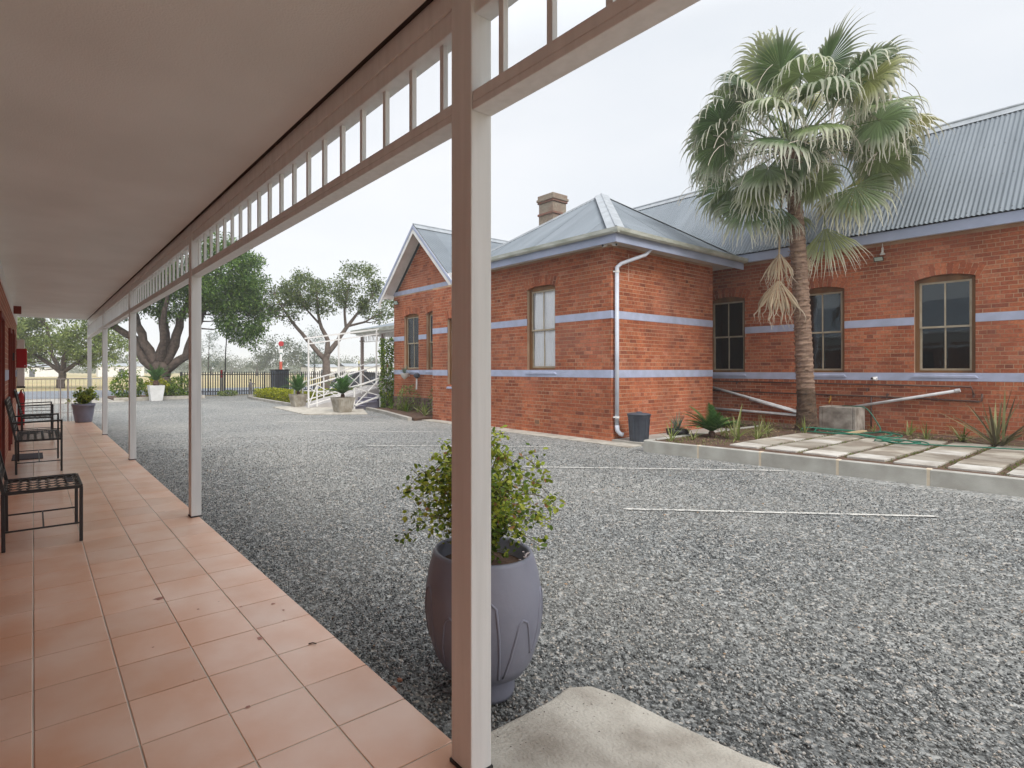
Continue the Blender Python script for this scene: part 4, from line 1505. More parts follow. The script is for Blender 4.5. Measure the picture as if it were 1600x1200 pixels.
# white bracket with wire above the hall floodlight
t = thing('antenna_bracket', 'small white bracket and rod hanging below the hall fascia', 'bracket', (XH - .05, 3.88, 4.0))
MB().tube([(XH - .06, 3.88, 4.19), (XH - .06, 3.88, 3.96)], 0.008, 6).tube([(XH - .06, 3.88, 4.10), (XH - .06, 3.88, 3.99)], 0.02, 8).build('rod', M_WHITE, t)
MB().tube([(XH, 3.88, 3.99), (XH - .12, 3.88, 3.98)], 0.018, 8).box(XH - .09, XH - .03, 3.84, 3.92, 3.94, 3.97).build('arm', M_WHITE, t)
def camera_dome(p, d, label):
    t = thing('security_camera', label, 'camera', p)
    p, d = Vector(p), Vector(d).normalized()
    MB().tube([p, p + Vector((0, 0, .06))], 0.035, 12).build('mount', M_WHITE, t, smooth=True)
    MB().tube([p - d * .03, p + d * .09], [0.03, 0.033], 12).build('body', M_WHITE, t, smooth=True)
    MB().tube([p + d * .088, p + d * .096], 0.024, 12).build('lens', M_IRON, t)
camera_dome((9.83, 6.86, 4.02), (-.3, -.9, -.25), 'right hand white security camera under the annexe eave corner')
camera_dome((9.80, 7.03, 4.03), (-.95, .1, -.2), 'left hand white security camera under the annexe eave corner')
camera_dome((XH - .06, 4.0, 1.21), (-.8, .4, .25), 'small white security camera low on the hall wall band')

# ------------------------------------------------------------------ ground works near the brick building
apron = MB().poly([(9.55, 6.35), (10.03, 6.35), (10.03, 13.36), (9.62, 13.36), (9.5, 10.0)], G - .05, G + .012)
apron.build('apron', M_RAMP, None, bevel=.006, kind='structure')
MB().box(10.035, 14.3, 5.93, Y1, G - .05, G + .05).build('path', M_CONC, None, kind='structure')
# planted bed inside the kerb
mk('bed_soil', *(lambda q: (q.v, q.f))(MB().poly([(9.42, 5.86), (9.5, 5.0), (9.88, 1.1), (10.25, -3.0), (15.28, -3.0), (15.28, 7.05), (14.35, 7.05), (14.35, 5.95)], G - .04, 0.085)), M_SOIL, None, kind='structure')
kerb = MB().box(9.4, 9.41, 5.0, 5.01, G - .05, G).build('kerb', M_KERBJ, None, kind='structure')
ka, kb = Vector((9.39, 5.88, 0)), Vector((10.17, -2.9, 0))
kd = (kb - ka).normalized()
kn = Vector((-kd.y, kd.x, 0))
L = (kb - ka).length
def kerb_piece(a, b, w, z0, z1, m, name, parent):
    a, b = Vector(a), Vector(b)
    d = (b - a).normalized()
    s_ = Vector((-d.y, d.x, 0)) * w / 2
    MB().poly([tuple((a - s_).xy), tuple((b - s_).xy), tuple((b + s_).xy), tuple((a + s_).xy)], z0, z1).build(name, m, parent, bevel=.008)
i = 0
pos = 0.0
joints = [1.55, 2.33 + .2, 3.55, 4.75, 5.95, 7.2, 8.4]
segs, last = [], 0.0
for j in [0.98, 1.93, 2.93, 3.90, 4.86, 5.8, 6.8, 7.8]:
    segs.append((last, j - .012)); 
    kerb_piece(ka + kd * (j - .03), ka + kd * (j + .03), .118, G - .05, 0.112, M_KERBJ, 'kerb_joint', kerb)
    last = j + .012
segs.append((last, L))
for a, b in segs:
    kerb_piece(ka + kd * a, ka + kd * b, .125, G - .05, 0.105 + random.uniform(-.003, .003), M_KERB, 'kerb_stone', kerb)
kerb_piece(ka + kd * 0 + Vector((.066, -.001, 0)), (12.2, 5.885, 0), .12, G - .05, 0.10, M_KERB, 'kerb_stone', kerb)
kerb_piece((12.21, 5.885, 0), (14.3, 5.885, 0), .12, G - .05, 0.10, M_KERB, 'kerb_stone', kerb)

# slabs
slab_y = [1.945 + 0.555 * k for k in range(-6, 5)]
srnd = random.Random(9)
pav = MB().box(10.0, 13.5, -2.2, -2.19, 0.0, 0.086).build('slab_paving', M_SOIL, None, kind='structure')
for ci, y0 in enumerate(slab_y):
    xs0 = 10.02 + 0.09 * ((4.7 - y0) / 5) + (0.03 if ci % 2 else 0)
    nrow = 7 if y0 < 3.9 else (6 if y0 < 4.3 else 4)
    tl = srnd.uniform(-.01, .01)
    for r_ in range(nrow):
        xa = xs0 + r_ * 0.512 + srnd.uniform(-.004, .004)
        xb = xa + 0.50
        a = y0 + 0.05 + srnd.uniform(-.006, .006); b = a + 0.452
        dz = srnd.uniform(-.004, .006)
        white = (r_ == 0 or (r_ in (3,) and srnd.random() < .5)) and srnd.random() < .85
        MB().poly([(xa, a), (xb, a + tl * .5), (xb, b + tl * .5), (xa, b)], 0.06, 0.115 + dz).build('paving_slab', M_SLABW if white else M_SLAB, pav, bevel=.006)

# small weeds between the slabs
def grass_tufts(name, spots, n_each, h, m, spread, label=None):
    P, D, S = [], [], []
    for (x, y, z) in spots:
        q = RNG.normal(0, spread, (n_each, 3)); q[:, 2] = 0
        P.append(np.array([x, y, z]) + q)
        d = RNG.normal(0, 0.5, (n_each, 3)); d[:, 2] = 1
        D.append(d)
        S.append(RNG.uniform(.4, 1.1, n_each) * h)
    tv = (np.array([[-.06, 0, 0], [.06, 0, 0], [.045, .55, .05], [0, 1, .25], [-.045, .55, .05]]), np.array([[0, 1, 2, 3, 4]]))
    return scatter(name, tv, np.concatenate(P), np.concatenate(D), np.concatenate(S), m, None, kind='stuff')
sp = []
for y0 in slab_y:
    for k in range(60):
        sp.append((random.uniform(10.05, 13.5), y0 + random.uniform(-.045, .045), 0.085))
grass_tufts('joint_weeds', sp, 6, 0.04, M_LEAF_G, .03)
sp = [(random.uniform(9.6, 12.2), random.uniform(4.75, 5.7), 0.085) for _ in range(60)] + [(random.uniform(13.4, 15.2), random.uniform(-2, 6.8), 0.085) for _ in range(130)]
grass_tufts('bed_weeds', sp, 5, 0.07, M_BLADE, .07)
# leaf litter and soil crumbs
n = 3800
pp = np.stack([RNG.uniform(9.5, 15.2, n), RNG.uniform(-1, 6.9, n), np.full(n, .089)], 1)
keep = ~((pp[:, 0] < 13.6) & (pp[:, 1] < 4.7)) & ~((pp[:, 0] < 14.3) & (pp[:, 1] > 5.8))
pp = pp[keep]
scatter('leaf_litter', LEAF4, pp, rdir(len(pp)) * np.array([1, 1, .15]), RNG.uniform(.02, .06, len(pp)), mat("dry_litter", (0.20, 0.12, 0.07), 0.95, (0.33, 0.23, 0.14), 20), None, kind='stuff', rollspread=.3)

# concrete slab beside the near post
ry = 1.66
sl = MB()
outl = [(1.32, -1.6), (2.75, -1.6), (2.55, 0.2), (2.36, 0.78), (2.28, 1.0), (2.24, 1.28), (2.22, 1.52), (2.17, 1.64), (2.06, 1.685), (1.9, 1.65), (1.7, 1.63), (1.5, 1.615), (1.32, 1.62)]
n = len(outl)
zt = [(-0.012 + (-0.083 + 0.012) * min(1, max(0, (x - 1.32) / .9))) for x, y in outl]
# subdivide between outline and an inner spine for soft edges
cxm, cym = 1.75, 0.2
vs = [(x, y, z) for (x, y), z in zip(outl, zt)] + [(x, y, -.2) for x, y in outl]
fs = [tuple(range(n)), tuple(reversed(range(n, 2 * n)))] + [(i, n + i, n + (i + 1) % n, (i + 1) % n) for i in range(n)]
mk('entrance_slab', vs, fs, M_RAMP, None, kind='structure')
md = bpy.data.objects['entrance_slab'].modifiers.new('bevel', 'BEVEL'); md.width = .012; md.segments = 2
# small dark grit on it
n = 260
pp = np.stack([RNG.uniform(1.35, 2.2, n), RNG.uniform(.3, 1.6, n), np.zeros(n)], 1)
pp[:, 2] = -0.012 - 0.071 * (pp[:, 0] - 1.32) / .9 + .002
scatter('grit', LEAF4, pp, rdir(n) * np.array([1, 1, .02]), RNG.uniform(.003, .010, n), M_GAPSHADE_GRIT, None, kind='stuff', rollspread=.2)

# fallen leaves and twigs on the gravel
n = 420
rr_ = np.sqrt(RNG.uniform(1.5 ** 2, 11 ** 2, n)); aa_ = RNG.uniform(R(5), R(82), n)
pp = np.stack([rr_ * np.cos(aa_), rr_ * np.sin(aa_), np.full(n, G + .012)], 1)
pp = pp[(pp[:, 0] > 1.35) & (pp[:, 0] < 9.2) & ~((pp[:, 0] < 2.3) & (pp[:, 1] < 1.7))]
scatter('fallen_leaves', LEAF4, pp, rdir(len(pp)) * np.array([1, 1, .2]), RNG.uniform(.012, .035, len(pp)), MATS['dry_litter'], None, kind='stuff', rollspread=.4)

# ------------------------------------------------------------------ chairs on the veranda
def iron_chair(name, label, y0, y1, arms, lattice, cat):
    """Black wrought-iron seat facing +x, between y0 and y1."""
    t = thing(name, label, cat, (0.06, (y0 + y1) / 2, 0))
    b = 0.026
    xb, xf, zs = -0.19, 0.325, 0.455
    top = 0.71 if arms else zs
    for y in (y0 + b / 2, y1 - b / 2):
        MB().bar((xf, y, 0.002), (xf, y, top if arms else zs), b).build('leg', M_IRON, t, bevel=.003)
        MB().bar((xb, y, 0.002), (xb - .005, y, zs), b).build('leg', M_IRON, t, bevel=.003)
        if arms:
            MB().bar((xb - .055, y, 0.70), (xf + .012, y, 0.715), .034, .022).bar((xb - .02, y, .60), (xf, y, .60), .012).build('armrest', M_IRON, t, bevel=.003)
    fr = MB()
    fr.bar((xb, y0 + b / 2, zs), (xf, y0 + b / 2, zs), b).bar((xb, y1 - b / 2, zs), (xf, y1 - b / 2, zs), b)
    fr.bar((xf, y0 + b, zs), (xf, y1 - b, zs), b).bar((xb, y0 + b, zs), (xb, y1 - b, zs), b)
    fr.build('seat_frame', M_IRON, t, bevel=.003)
    # woven strap seat
    se = MB()
    nx = 8 if lattice else 6
    nyy = max(3, int((y1 - y0) / (0.12 if lattice else 0.11)))
    for i in range(nx):
        x = xb + (xf - xb) * (i + .5) / nx
        pts = []
        M_ = nyy * 2
        for k in range(M_ + 1):
            yy = y0 + b + (y1 - y0 - 2 * b) * k / M_
            wob = .013 * math.sin(math.pi * k + math.pi / 2 + (i % 2) * math.pi) if lattice else 0
            pts.append((x + wob, yy, zs + .008))
        for p, q in zip(pts[:-1], pts[1:]):
            se.bar(p, q, .014 if lattice else .032, .004)
    for k in range(nyy):
        yy = y0 + b + (y1 - y0 - 2 * b) * (k + .5) / nyy
        se.bar((xb, yy, zs + .013), (xf, yy, zs + .013), .022 if lattice else .03, .004)
    se.build('seat', M_IRON, t)
    # raked back
    bk = MB()
    tx, tz = xb - .115, 1.0
    bk.bar((xb, y0 + b / 2, zs), (tx, y0 + b / 2, tz), b).bar((xb, y1 - b / 2, zs), (tx, y1 - b / 2, tz), b)
    bk.bar((tx, y0 + b / 2, tz), (tx, y1 - b / 2, tz), b)
    bk.bar((xb - .02, y0 + b, zs + .1), (xb - .02, y1 - b, zs + .1), .018)
    bk.build('back_frame', M_IRON, t)
    bs = MB()
    def on(tt, yy): return (xb + (tx - xb) * tt, yy, zs + (tz - zs) * tt)
    nv = max(3, int((y1 - y0) / .09))
    for k in range(nv):
        yy = y0 + b + (y1 - y0 - 2 * b) * (k + .5) / nv
        bs.bar(on(.2, yy), on(1, yy), .026, .004)
    for k in range(5):
        bs.bar(on(.28 + k * .15, y0 + b), on(.28 + k * .15, y1 - b), .004, .026)
    bs.build('backrest', M_IRON, t)
    sr = MB()
    for y in (y0 + b / 2, y1 - b / 2):
        sr.bar((xb, y, .155), (xf, y, .155), .012)
    sr.bar(((xb + xf) / 2, y0 + b / 2, .155), ((xb + xf) / 2, y1 - b / 2, .155), .012)
    sr.build('stretcher', M_IRON, t)
    return t
iron_chair('iron_chair', 'nearest black iron seat without arms, with open lattice seat, cropped by the photo edge', 5.28, 5.92, False, True, 'chair')
iron_chair('iron_bench', 'middle black iron seat with armrests and grey strap seat on veranda', 9.10, 10.45, True, False, 'bench')
iron_chair('iron_bench', 'farthest black iron seat with armrests beside the plum pot end of veranda', 13.3, 14.45, True, False, 'bench')

def doormat(y0, y1, x0, x1, label):
    t = MB().box(x0, x1, y0, y1, 0.002, 0.014).build('door_mat', M_MATF, None, bevel=.003)
    tag(t, label, 'doormat')
doormat(10.55, 11.25, -0.28, 0.13, 'dark doormat on tiles beneath the middle iron bench')
doormat(14.75, 15.35, -0.28, 0.09, 'small far doormat on tiles beyond the farthest iron bench')
doormat(8.15, 8.55, 0.33, 0.42, 'thin dark strip of mat on tiles in front of middle bench')

# wall-mounted things at the far left
t = thing('extinguisher_cabinet', 'red fire extinguisher cabinet hung on veranda wall', 'fire cabinet', (-0.3, 13.0, 1.46))
MB().box(-0.27, -0.10, 12.93, 13.07, 1.46, 1.83).build('body', M_RED, t, bevel=.012)
MB().box(-0.36, -0.30, 12.95, 13.05, 1.60, 1.75).build('bracket', M_IRON, t)
MB().tube([(-.13, 12.99, 1.50), (-.13, 12.925, 1.50)], .014, 8).build('knob', M_WHITE, t)
t = thing('meter_box', 'tall white meter box fixed to the end of veranda wall', 'meter box', (-.3, 17.3, 1.0))
MB().box(-.345, -.185, 17.2, 17.55, 1.0, 2.2).build('box', M_WHITE, t, bevel=.01)
MB().box(-.35, -.17, 17.17, 17.57, 0.955, 0.995).build('shelf', M_IRON, t)
t = thing('fire_extinguisher', 'dark red fire extinguisher standing on tiles below white meter box', 'extinguisher', (-.26, 17.3, 0))
MB().lathe([(.075, 0.0), (.08, .03), (.08, .70), (.06, .80), (.025, .85), (.02, .9)], (-.26, 17.3, 0.0), 14, close_top=True).build('cylinder', M_RED, t, smooth=True)
MB().tube([(-.26, 17.3, .9), (-.22, 17.25, .93), (-.18, 17.2, .8), (-.18, 17.2, .6)], .01, 6).build('hose', M_IRON, t)
t = thing('wall_lamp', 'dark red lamp box on veranda wall just under far ceiling', 'lamp', (-.3, 14.4, 2.62))
MB().box(-.345, -.21, 14.33, 14.47, 2.62, 2.78).build('housing', M_DRED, t, bevel=.005)
MB().box(-.36, -.345, 14.36, 14.44, 2.66, 2.74).build('back_plate', M_IRON, t)

# white wire gate across the veranda end
t = thing('wire_fence_panel', 'low white wire mesh panel closing the far end of veranda', 'fence', (0.5, 18.1, G))
yg = 18.1
MB().bar((-.25, yg, 1.17), (1.62, yg, 1.17), .03).build('rail', M_WHITE, t)
MB().bar((-.25, yg, 0.22), (1.62, yg, 0.22), .012).build('rail', M_WHITE, t)
MB().bar((-.25, yg, 0.62), (1.62, yg, 0.62), .008).build('rail', M_WHITE, t)
for x in (.62, .80):
    MB().bar((x, yg, G), (x, yg, 1.155), .035).build('post', M_WHITE, t)
me = None
for k in range(19):
    x = -.22 + k * .1
    if me is None:
        o = MB().bar((x, yg + .012, G + .02), (x, yg + .012, 1.16), .009).build('wire', M_WHITE, t)
        me, x_f = o.data, x
    else:
        o = bpy.data.objects.new('wire', me); COL.objects.link(o); o.parent = t; o.location = (x - x_f, 0, 0)

# ------------------------------------------------------------------ potted plants
def barrel_pot(c, S=1.0):
    t = thing('planter_pot', 'large lilac barrel planter with raised wavy lines behind the near veranda post', 'planter', c)
    prof = [(0.145, 0), (0.15, .02), (0.15, .085), (0.155, .10), (.20, .125), (.232, .18), (.260, .27), (.275, .38), (.274, .48), (.260, .57), (.24, .645), (.232, .66),
            (.222, .663), (.215, .65), (.214, .58), (.2, .57)]
    MB().lathe([(r * S, z * S) for r, z in prof], c, 56).build('body', M_POTB, t, smooth=True)
    MB().lathe([(0.001, .60), (.211, .585)], c, 24, close_bottom=False).build('soil', M_SOIL, t)
    # raised relief line winding around
    def rad(z):
        ps = prof[:12]
        for i in range(len(ps) - 1):
            if ps[i][1] <= z <= ps[i + 1][1]:
                q = (z - ps[i][1]) / (ps[i + 1][1] - ps[i][1])
                return ps[i][0] * (1 - q) + ps[i + 1][0] * q
        return .24
    pat = [(0, .16), (.08, .30), (.15, .40), (.22, .425), (.30, .41), (.36, .33), (.42, .26), (.47, .255), (.52, .30), (.60, .43), (.68, .50), (.76, .515), (.84, .49), (.88, .36), (.91, .20), (.93, .14)]
    for rep in range(5):
        pts = []
        for i in range(len(pat) - 1):
            for q in range(4):
                a = pat[i][0] * (1 - q / 4) + pat[i + 1][0] * q / 4
                z = pat[i][1] * (1 - q / 4) + pat[i + 1][1] * q / 4
                ang = (a + rep) * 2 * math.pi / 5 - 1.9
                r = rad(z) - .001
                pts.append((c[0] + r * math.cos(ang), c[1] + r * math.sin(ang), c[2] + z))
        MB().tube(pts, .0065, 6).build('relief_line', M_POTB, t, smooth=True)
    return t
POT = (1.765, 1.95, G)
barrel_pot(POT)

def shrub(c, z0, h, rx, n, label, lsz, seed, mats, stems=26, dense=1.0, lean=0.5, name='shrub'):
    t = thing(name, label, 'plant', (c[0], c[1], z0))
    rr = random.Random(seed)
    sm = MB()
    P = {0: [], 1: [], 2: []}; D = {0: [], 1: [], 2: []}
    for s_ in range(stems):
        ang = rr.uniform(0, 2 * math.pi)
        reach = rx * rr.uniform(.35, 1.0)
        top = h * rr.uniform(.45, 1.0) * (1 - .35 * reach / rx)
        pts = []
        K = 7
        for k in range(K + 1):
            q = k / K
            rad_ = reach * q ** 1.3
            zz_ = z0 + top * math.sin(q * math.pi * (.5 + .22 * reach / rx))
            pts.append(Vector((c[0] + rad_ * math.cos(ang + .4 * q), c[1] + rad_ * math.sin(ang + .4 * q), zz_)) + Vector((rr.uniform(-1, 1), rr.uniform(-1, 1), rr.uniform(-1, 1))) * .012)
        sm.tube(pts, [.0045 * (1 - .75 * k / K) for k in range(K + 1)], 4, cap=False)
        for k in range(1, K + 1):
            m_ = int(n / stems / K * dense)
            # side twig
            if k < K:
                e = pts[k] + Vector((rr.uniform(-1, 1), rr.uniform(-1, 1), rr.uniform(-.7, .8))) * rx * .34
                sm.tube([pts[k], e], [.002, .001], 3, cap=False)
            else:
                e = pts[k]
            for _ in range(m_):
                q = rr.random()
                p = pts[k].lerp(e, q) + Vector((rr.gauss(0, 1), rr.gauss(0, 1), rr.gauss(0, 1))) * .018
                hgt = (p.z - z0) / h
                u_ = rr.random()
                w = 1 if u_ < .42 + .7 * max(0, hgt) * (k / K) else 0
                if rr.random() < .045 * (k / K) and hgt > .4: w = 2
                P[w].append(tuple(p)); d = Vector((rr.gauss(0, 1), rr.gauss(0, 1), rr.gauss(-.2, .7))); D[w].append(tuple(d.normalized()))
    sm.build('stem', M_STEM, t, kind='stuff')
    for w, nm in ((0, 'foliage'), (1, 'new_foliage'), (2, 'bronze_tips')):
        if P[w]:
            pa = np.array(P[w])
            scatter(nm, LEAF6, pa, np.array(D[w]), RNG.uniform(.6, 1.25, len(pa)) * lsz, mats[w], t, kind='stuff' if w == 2 else None)
    return t
shrub((1.755, 1.96), .46, .76, .385, 7000, 'airy shrub with small lime and bronze leaves in the large barrel planter', .026, 5, (M_LEAF_S1, M_LEAF_S2, M_LEAF_S3), stems=56)
# a small cluster of pale flowers low at the rim
fl = MB()
rr = random.Random(4)
for k in range(16):
    cpt = Vector((1.875 + rr.gauss(0, .014), 1.77 + rr.gauss(0, .012), .555 + rr.gauss(0, .012)))
    for j in range(4):
        a = j * math.pi / 2 + rr.random()
        d = Vector((math.cos(a), math.sin(a), .3)) * .008
        q = Vector((-d.y, d.x, 0)) * .4
        fl.add([cpt, cpt + d * .6 + q, cpt + d, cpt + d * .6 - q], [(0, 1, 2, 3)])
fo = fl.build('flower_cluster', M_PETAL); tag(fo, 'small cluster of pale pink flowers hanging inside the barrel planter rim', 'flowers')

# pot at the veranda end
c = (1.12, 17.35, 0.0)
t = thing('planter_pot', 'round plum coloured plastic pot at the far end of the veranda tiles', 'planter', c)
MB().lathe([(.19, 0), (.205, .02), (.245, .25), (.268, .44), (.285, .445), (.285, .50), (.27, .505), (.25, .47), (.245, .45)], c, 32).build('body', mat("plum_plastic", (0.19, 0.19, 0.25), 0.5, (0.23, 0.23, 0.30), 5), t, smooth=True)
MB().lathe([(.001, .45), (.248, .44)], c, 20, close_bottom=False).build('soil', M_SOIL, t)
shrub((1.12, 17.35), .44, .62, .36, 1100, 'small leafy shrub in the round plum pot at veranda end', .075, 8, (M_LEAF_S1, M_LEAF_S2, M_LEAF_S2), stems=24)

def cycad(c, z0, n, L, label, up=1.0, name='cycad', mt=M_CYCAD, seed=1, group=None, trunk=.12):
    t = thing(name, label, 'plant', (c[0], c[1], z0), group)
    rr = random.Random(seed)
    MB().lathe([(.5 * trunk, 0), (.62 * trunk, trunk * .5), (.55 * trunk, trunk * 1.1), (.25 * trunk, trunk * 1.3)], (c[0], c[1], z0), 10, close_top=True).build('trunk', M_FIBRE, t)
    for k in range(n):
        ang = 2 * math.pi * k / n * 2.618 + rr.uniform(-.2, .2)
        el = R(rr.uniform(32, 84)) * up
        Lk = L * rr.uniform(.8, 1.1)
        P, V, F = Vector((c[0], c[1], z0 + trunk * 1.1)), [], []
        d = Vector((math.cos(ang) * math.cos(el), math.sin(ang) * math.cos(el), math.sin(el)))
        m = MB()
        K = 16
        pts = [P.copy()]
        for i in range(K):
            d = (d + Vector((0, 0, -.045 * (1.3 - up * .3)))).normalized()
            pts.append(pts[-1] + d * Lk / K)
        m.tube(pts, [.006 * L * 1.5 * (1 - .7 * i / K) for i in range(K + 1)], 4, cap=False)
        side = Vector((-math.sin(ang), math.cos(ang), 0))
        for i in range(2, K + 1):
            q = i / K
            ll = L * .24 * math.sin(math.pi * (.15 + .8 * q)) + .01
            dd = (pts[i] - pts[i - 1]).normalized()
            for sg in (-1, 1):
                for sub in (0, .5):
                    b = pts[i - 1].lerp(pts[i], sub)
                    tip = b + (side * sg * .82 + dd * .55 + Vector((0, 0, .22))).normalized() * ll
                    w_ = dd * (L * .016)
                    m.add([b - w_, b + w_, tip], [(0, 1, 2)])
        m.build('frond', mt, t)
    return t

# square concrete pots with cycads near the ramp
def square_pot(c, s, h, label, m, grooves=True):
    t = thing('planter_pot', label, 'planter', c)
    b0, b1 = s * .36, s * .5
    x, y, z = c
    vs = [(x - b0, y - b0, z), (x + b0, y - b0, z), (x + b0, y + b0, z), (x - b0, y + b0, z), (x - b1, y - b1, z + h), (x + b1, y - b1, z + h), (x + b1, y + b1, z + h), (x - b1, y + b1, z + h),
          (x - b1 + .04, y - b1 + .04, z + h), (x + b1 - .04, y - b1 + .04, z + h), (x + b1 - .04, y + b1 - .04, z + h), (x - b1 + .04, y + b1 - .04, z + h),
          (x - b1 + .05, y - b1 + .05, z + h - .07), (x + b1 - .05, y - b1 + .05, z + h - .07), (x + b1 - .05, y + b1 - .05, z + h - .07), (x - b1 + .05, y + b1 - .05, z + h - .07)]
    fs = [(0, 3, 2, 1)] + [(i, (i + 1) % 4, 4 + (i + 1) % 4, 4 + i) for i in range(4)] + [(4 + i, 4 + (i + 1) % 4, 8 + (i + 1) % 4, 8 + i) for i in range(4)] + [(8 + i, 8 + (i + 1) % 4, 12 + (i + 1) % 4, 12 + i) for i in range(4)]
    MB().add(vs, fs).build('body', m, t)
    MB().box(x - b1 + .05, x + b1 - .05, y - b1 + .05, y + b1 - .05, z + h - .09, z + h - .07).build('soil', M_SOIL, t)
    if grooves:
        g = MB()
        for k in range(7):
            q = -.42 + .14 * k
            for (ax) in (0, 1):
                p0 = (x + q * 2 * b0 * .95, y - b0 - .004, z + .03) if ax else (x - b0 - .004, y + q * 2 * b0 * .95, z + .03)
                p1 = (x + q * 2 * b1 * .95, y - b1 - .004, z + h - .05) if ax else (x - b1 - .004, y + q * 2 * b1 * .95, z + h - .05)
                g.bar(p0, p1, .028, .012)
        g.build('ribs', m, t)
    return t
M_OLDPOT = mat("mossy_concrete_pot", (0.42, 0.39, 0.34), 0.95, (0.28, 0.25, 0.2), 6, bump=.6, bscale=40)
square_pot((8.88, 21.0, G + .03), .60, .50, 'weathered square concrete pot left of the ramp, nearer the yellow hedge', M_OLDPOT)
cycad((8.88, 21.0), G + .5, 30, .78, 'dark green cycad in the concrete pot next to the yellow hedge', seed=3)
square_pot((9.02, 17.35, G + .03), .66, .52, 'weathered square concrete pot in front of the white ramp railing', M_OLDPOT)
cycad((9.02, 17.35), G + .52, 32, .78, 'dark green cycad in the concrete pot before the white ramp railing', seed=5)
M_WPOT = mat("white_pot", (0.72, 0.72, 0.71), 0.6, (0.6, 0.6, 0.58), 3)
square_pot((4.95, 29.3, G), .70, .76, 'tall tapered white pot in front of the large multi stemmed tree', M_WPOT, grooves=False)
cycad((4.95, 29.3), G + .72, 20, .95, 'cycad with upright fronds growing in the tall white pot', up=1.05, seed=7, trunk=.22)
# cycad in the planted bed and a pot of grey foliage beside it
cycad((11.0, 5.45), .085, 30, .62, 'dark green cycad planted at left end of the kerbed bed', seed=9, trunk=.1)
t = thing('planter_pot', 'low black plastic pot standing in the bed corner by the annexe wall', 'planter', (10.85, 5.98, .05))
MB().lathe([(.16, 0), (.2, .02), (.23, .14), (.22, .14), (.2, .10)], (10.95, 6.12, .05), 18).build('body', M_IRON, t, smooth=True)
def blade_plant(c, n, L, w, label, m, seed, name='strap_leaf_plant', spread=.8, group=None, droop=1.0):
    t = thing(name, label, 'plant', c, group)
    rr = random.Random(seed)
    b = MB()
    for k in range(n):
        ang = rr.uniform(0, 2 * math.pi)
        el = R(rr.uniform(35, 85)) if rr.random() < .7 else R(rr.uniform(10, 40))
        Lk = L * rr.uniform(.55, 1.1)
        d = Vector((math.cos(ang) * math.cos(el), math.sin(ang) * math.cos(el), math.sin(el)))
        side = Vector((-math.sin(ang), math.cos(ang), 0))
        p = Vector(c) + Vector((rr.uniform(-.03, .03), rr.uniform(-.03, .03), 0)) * (L * 2)
        K = 6
        vs = []
        for i in range(K + 1):
            q = i / K
            ww = w * (.55 + .9 * q - 1.4 * q * q) if q < 1 else .001
            cen = p + Vector((0, 0, -.18 * ww))
            vs += [p - side * max(ww, .001), cen, p + side * max(ww, .001)]
            p = p + d * Lk / K
            d = (d + Vector((0, 0, -.16 * spread * droop))).normalized()
            if p.z < c[2] + .01: p.z = c[2] + .01
        fs = []
        for i in range(K):
            for j in (0, 1):
                a = i * 3 + j
                fs.append((a, a + 1, a + 4, a + 3))
        b.add(vs, fs)
    b.build('leaves', m, t)
    return t
blade_plant((10.95, 6.12, .16), 60, .42, .012, 'grey green tufted plant in low black pot by annexe wall', M_SILVER, 2)
bl = [((9.85, 5.62, .085), 6, .45, .018, 'pale variegated strap plant at the very front left corner of the bed'),
      ((10.95, 4.95, .085), 9, .60, .02, 'tall pale yellow strap plant just right of bed cycad'),
      ((11.7, 4.9, .085), 12, .42, .015, 'low yellow green tuft left of the palm in bed'),
      ((12.6, 5.1, .085), 16, .40, .015, 'dense yellow green tuft in bed nearest left of palm trunk'),
      ((12.3, 5.6, .085), 10, .40, .014, 'yellow green tuft behind others close to bed rear path'),
      ((13.1, 4.6, .085), 7, .38, .016, 'short upright strap tuft at the foot of palm trunk'),
      ((14.6, 3.3, .085), 12, .32, .02, 'low broad green plant against hall wall right of the hose'),
      ((14.2, 2.45, .085), 16, .42, .02, 'leafy green tuft between hose and tall flax plant'),
      ((14.4, 1.3, .085), 12, .45, .02, 'green tuft right of the tall flax plant'),
      ((14.75, 3.9, .085), 7, .25, .012, 'tiny sparse tuft by hall wall behind the coiled hose'),
      ((11.1, 5.2, .085), 5, .40, .014, 'thin pale strap leaves leaning beside the bed cycad')]
bl += [((10.3, 5.45, .085), 7, .30, .014, 'small pale tuft between the bed corner and the cycad'),
       ((11.5, 5.5, .085), 9, .34, .013, 'small green tuft behind the cycad toward rear path'),
       ((12.0, 5.0, .085), 10, .36, .016, 'arching yellow tuft midway between cycad and palm'),
       ((13.2, 5.4, .085), 9, .34, .015, 'tuft of pale leaves directly left behind palm foot'),
       ((11.3, 4.75, .085), 6, .3, .012, 'sparse tuft at the edge of leftmost slab column'),
       ((14.0, 2.9, .085), 10, .3, .018, 'low tuft between hose loops and leafy green tuft')]
for i, (c, n_, L_, w_, lb) in enumerate(bl):
    blade_plant(c, int(n_ * 1.7), L_ * 1.15, w_ * .85, lb, M_BLADE, 20 + i)
blade_plant((13.75, 1.93, .085), 40, 1.0, .028, 'tall bronze and cream flax plant at right end of bed', M_BLADE2, 41, name='flax_plant', spread=.35)

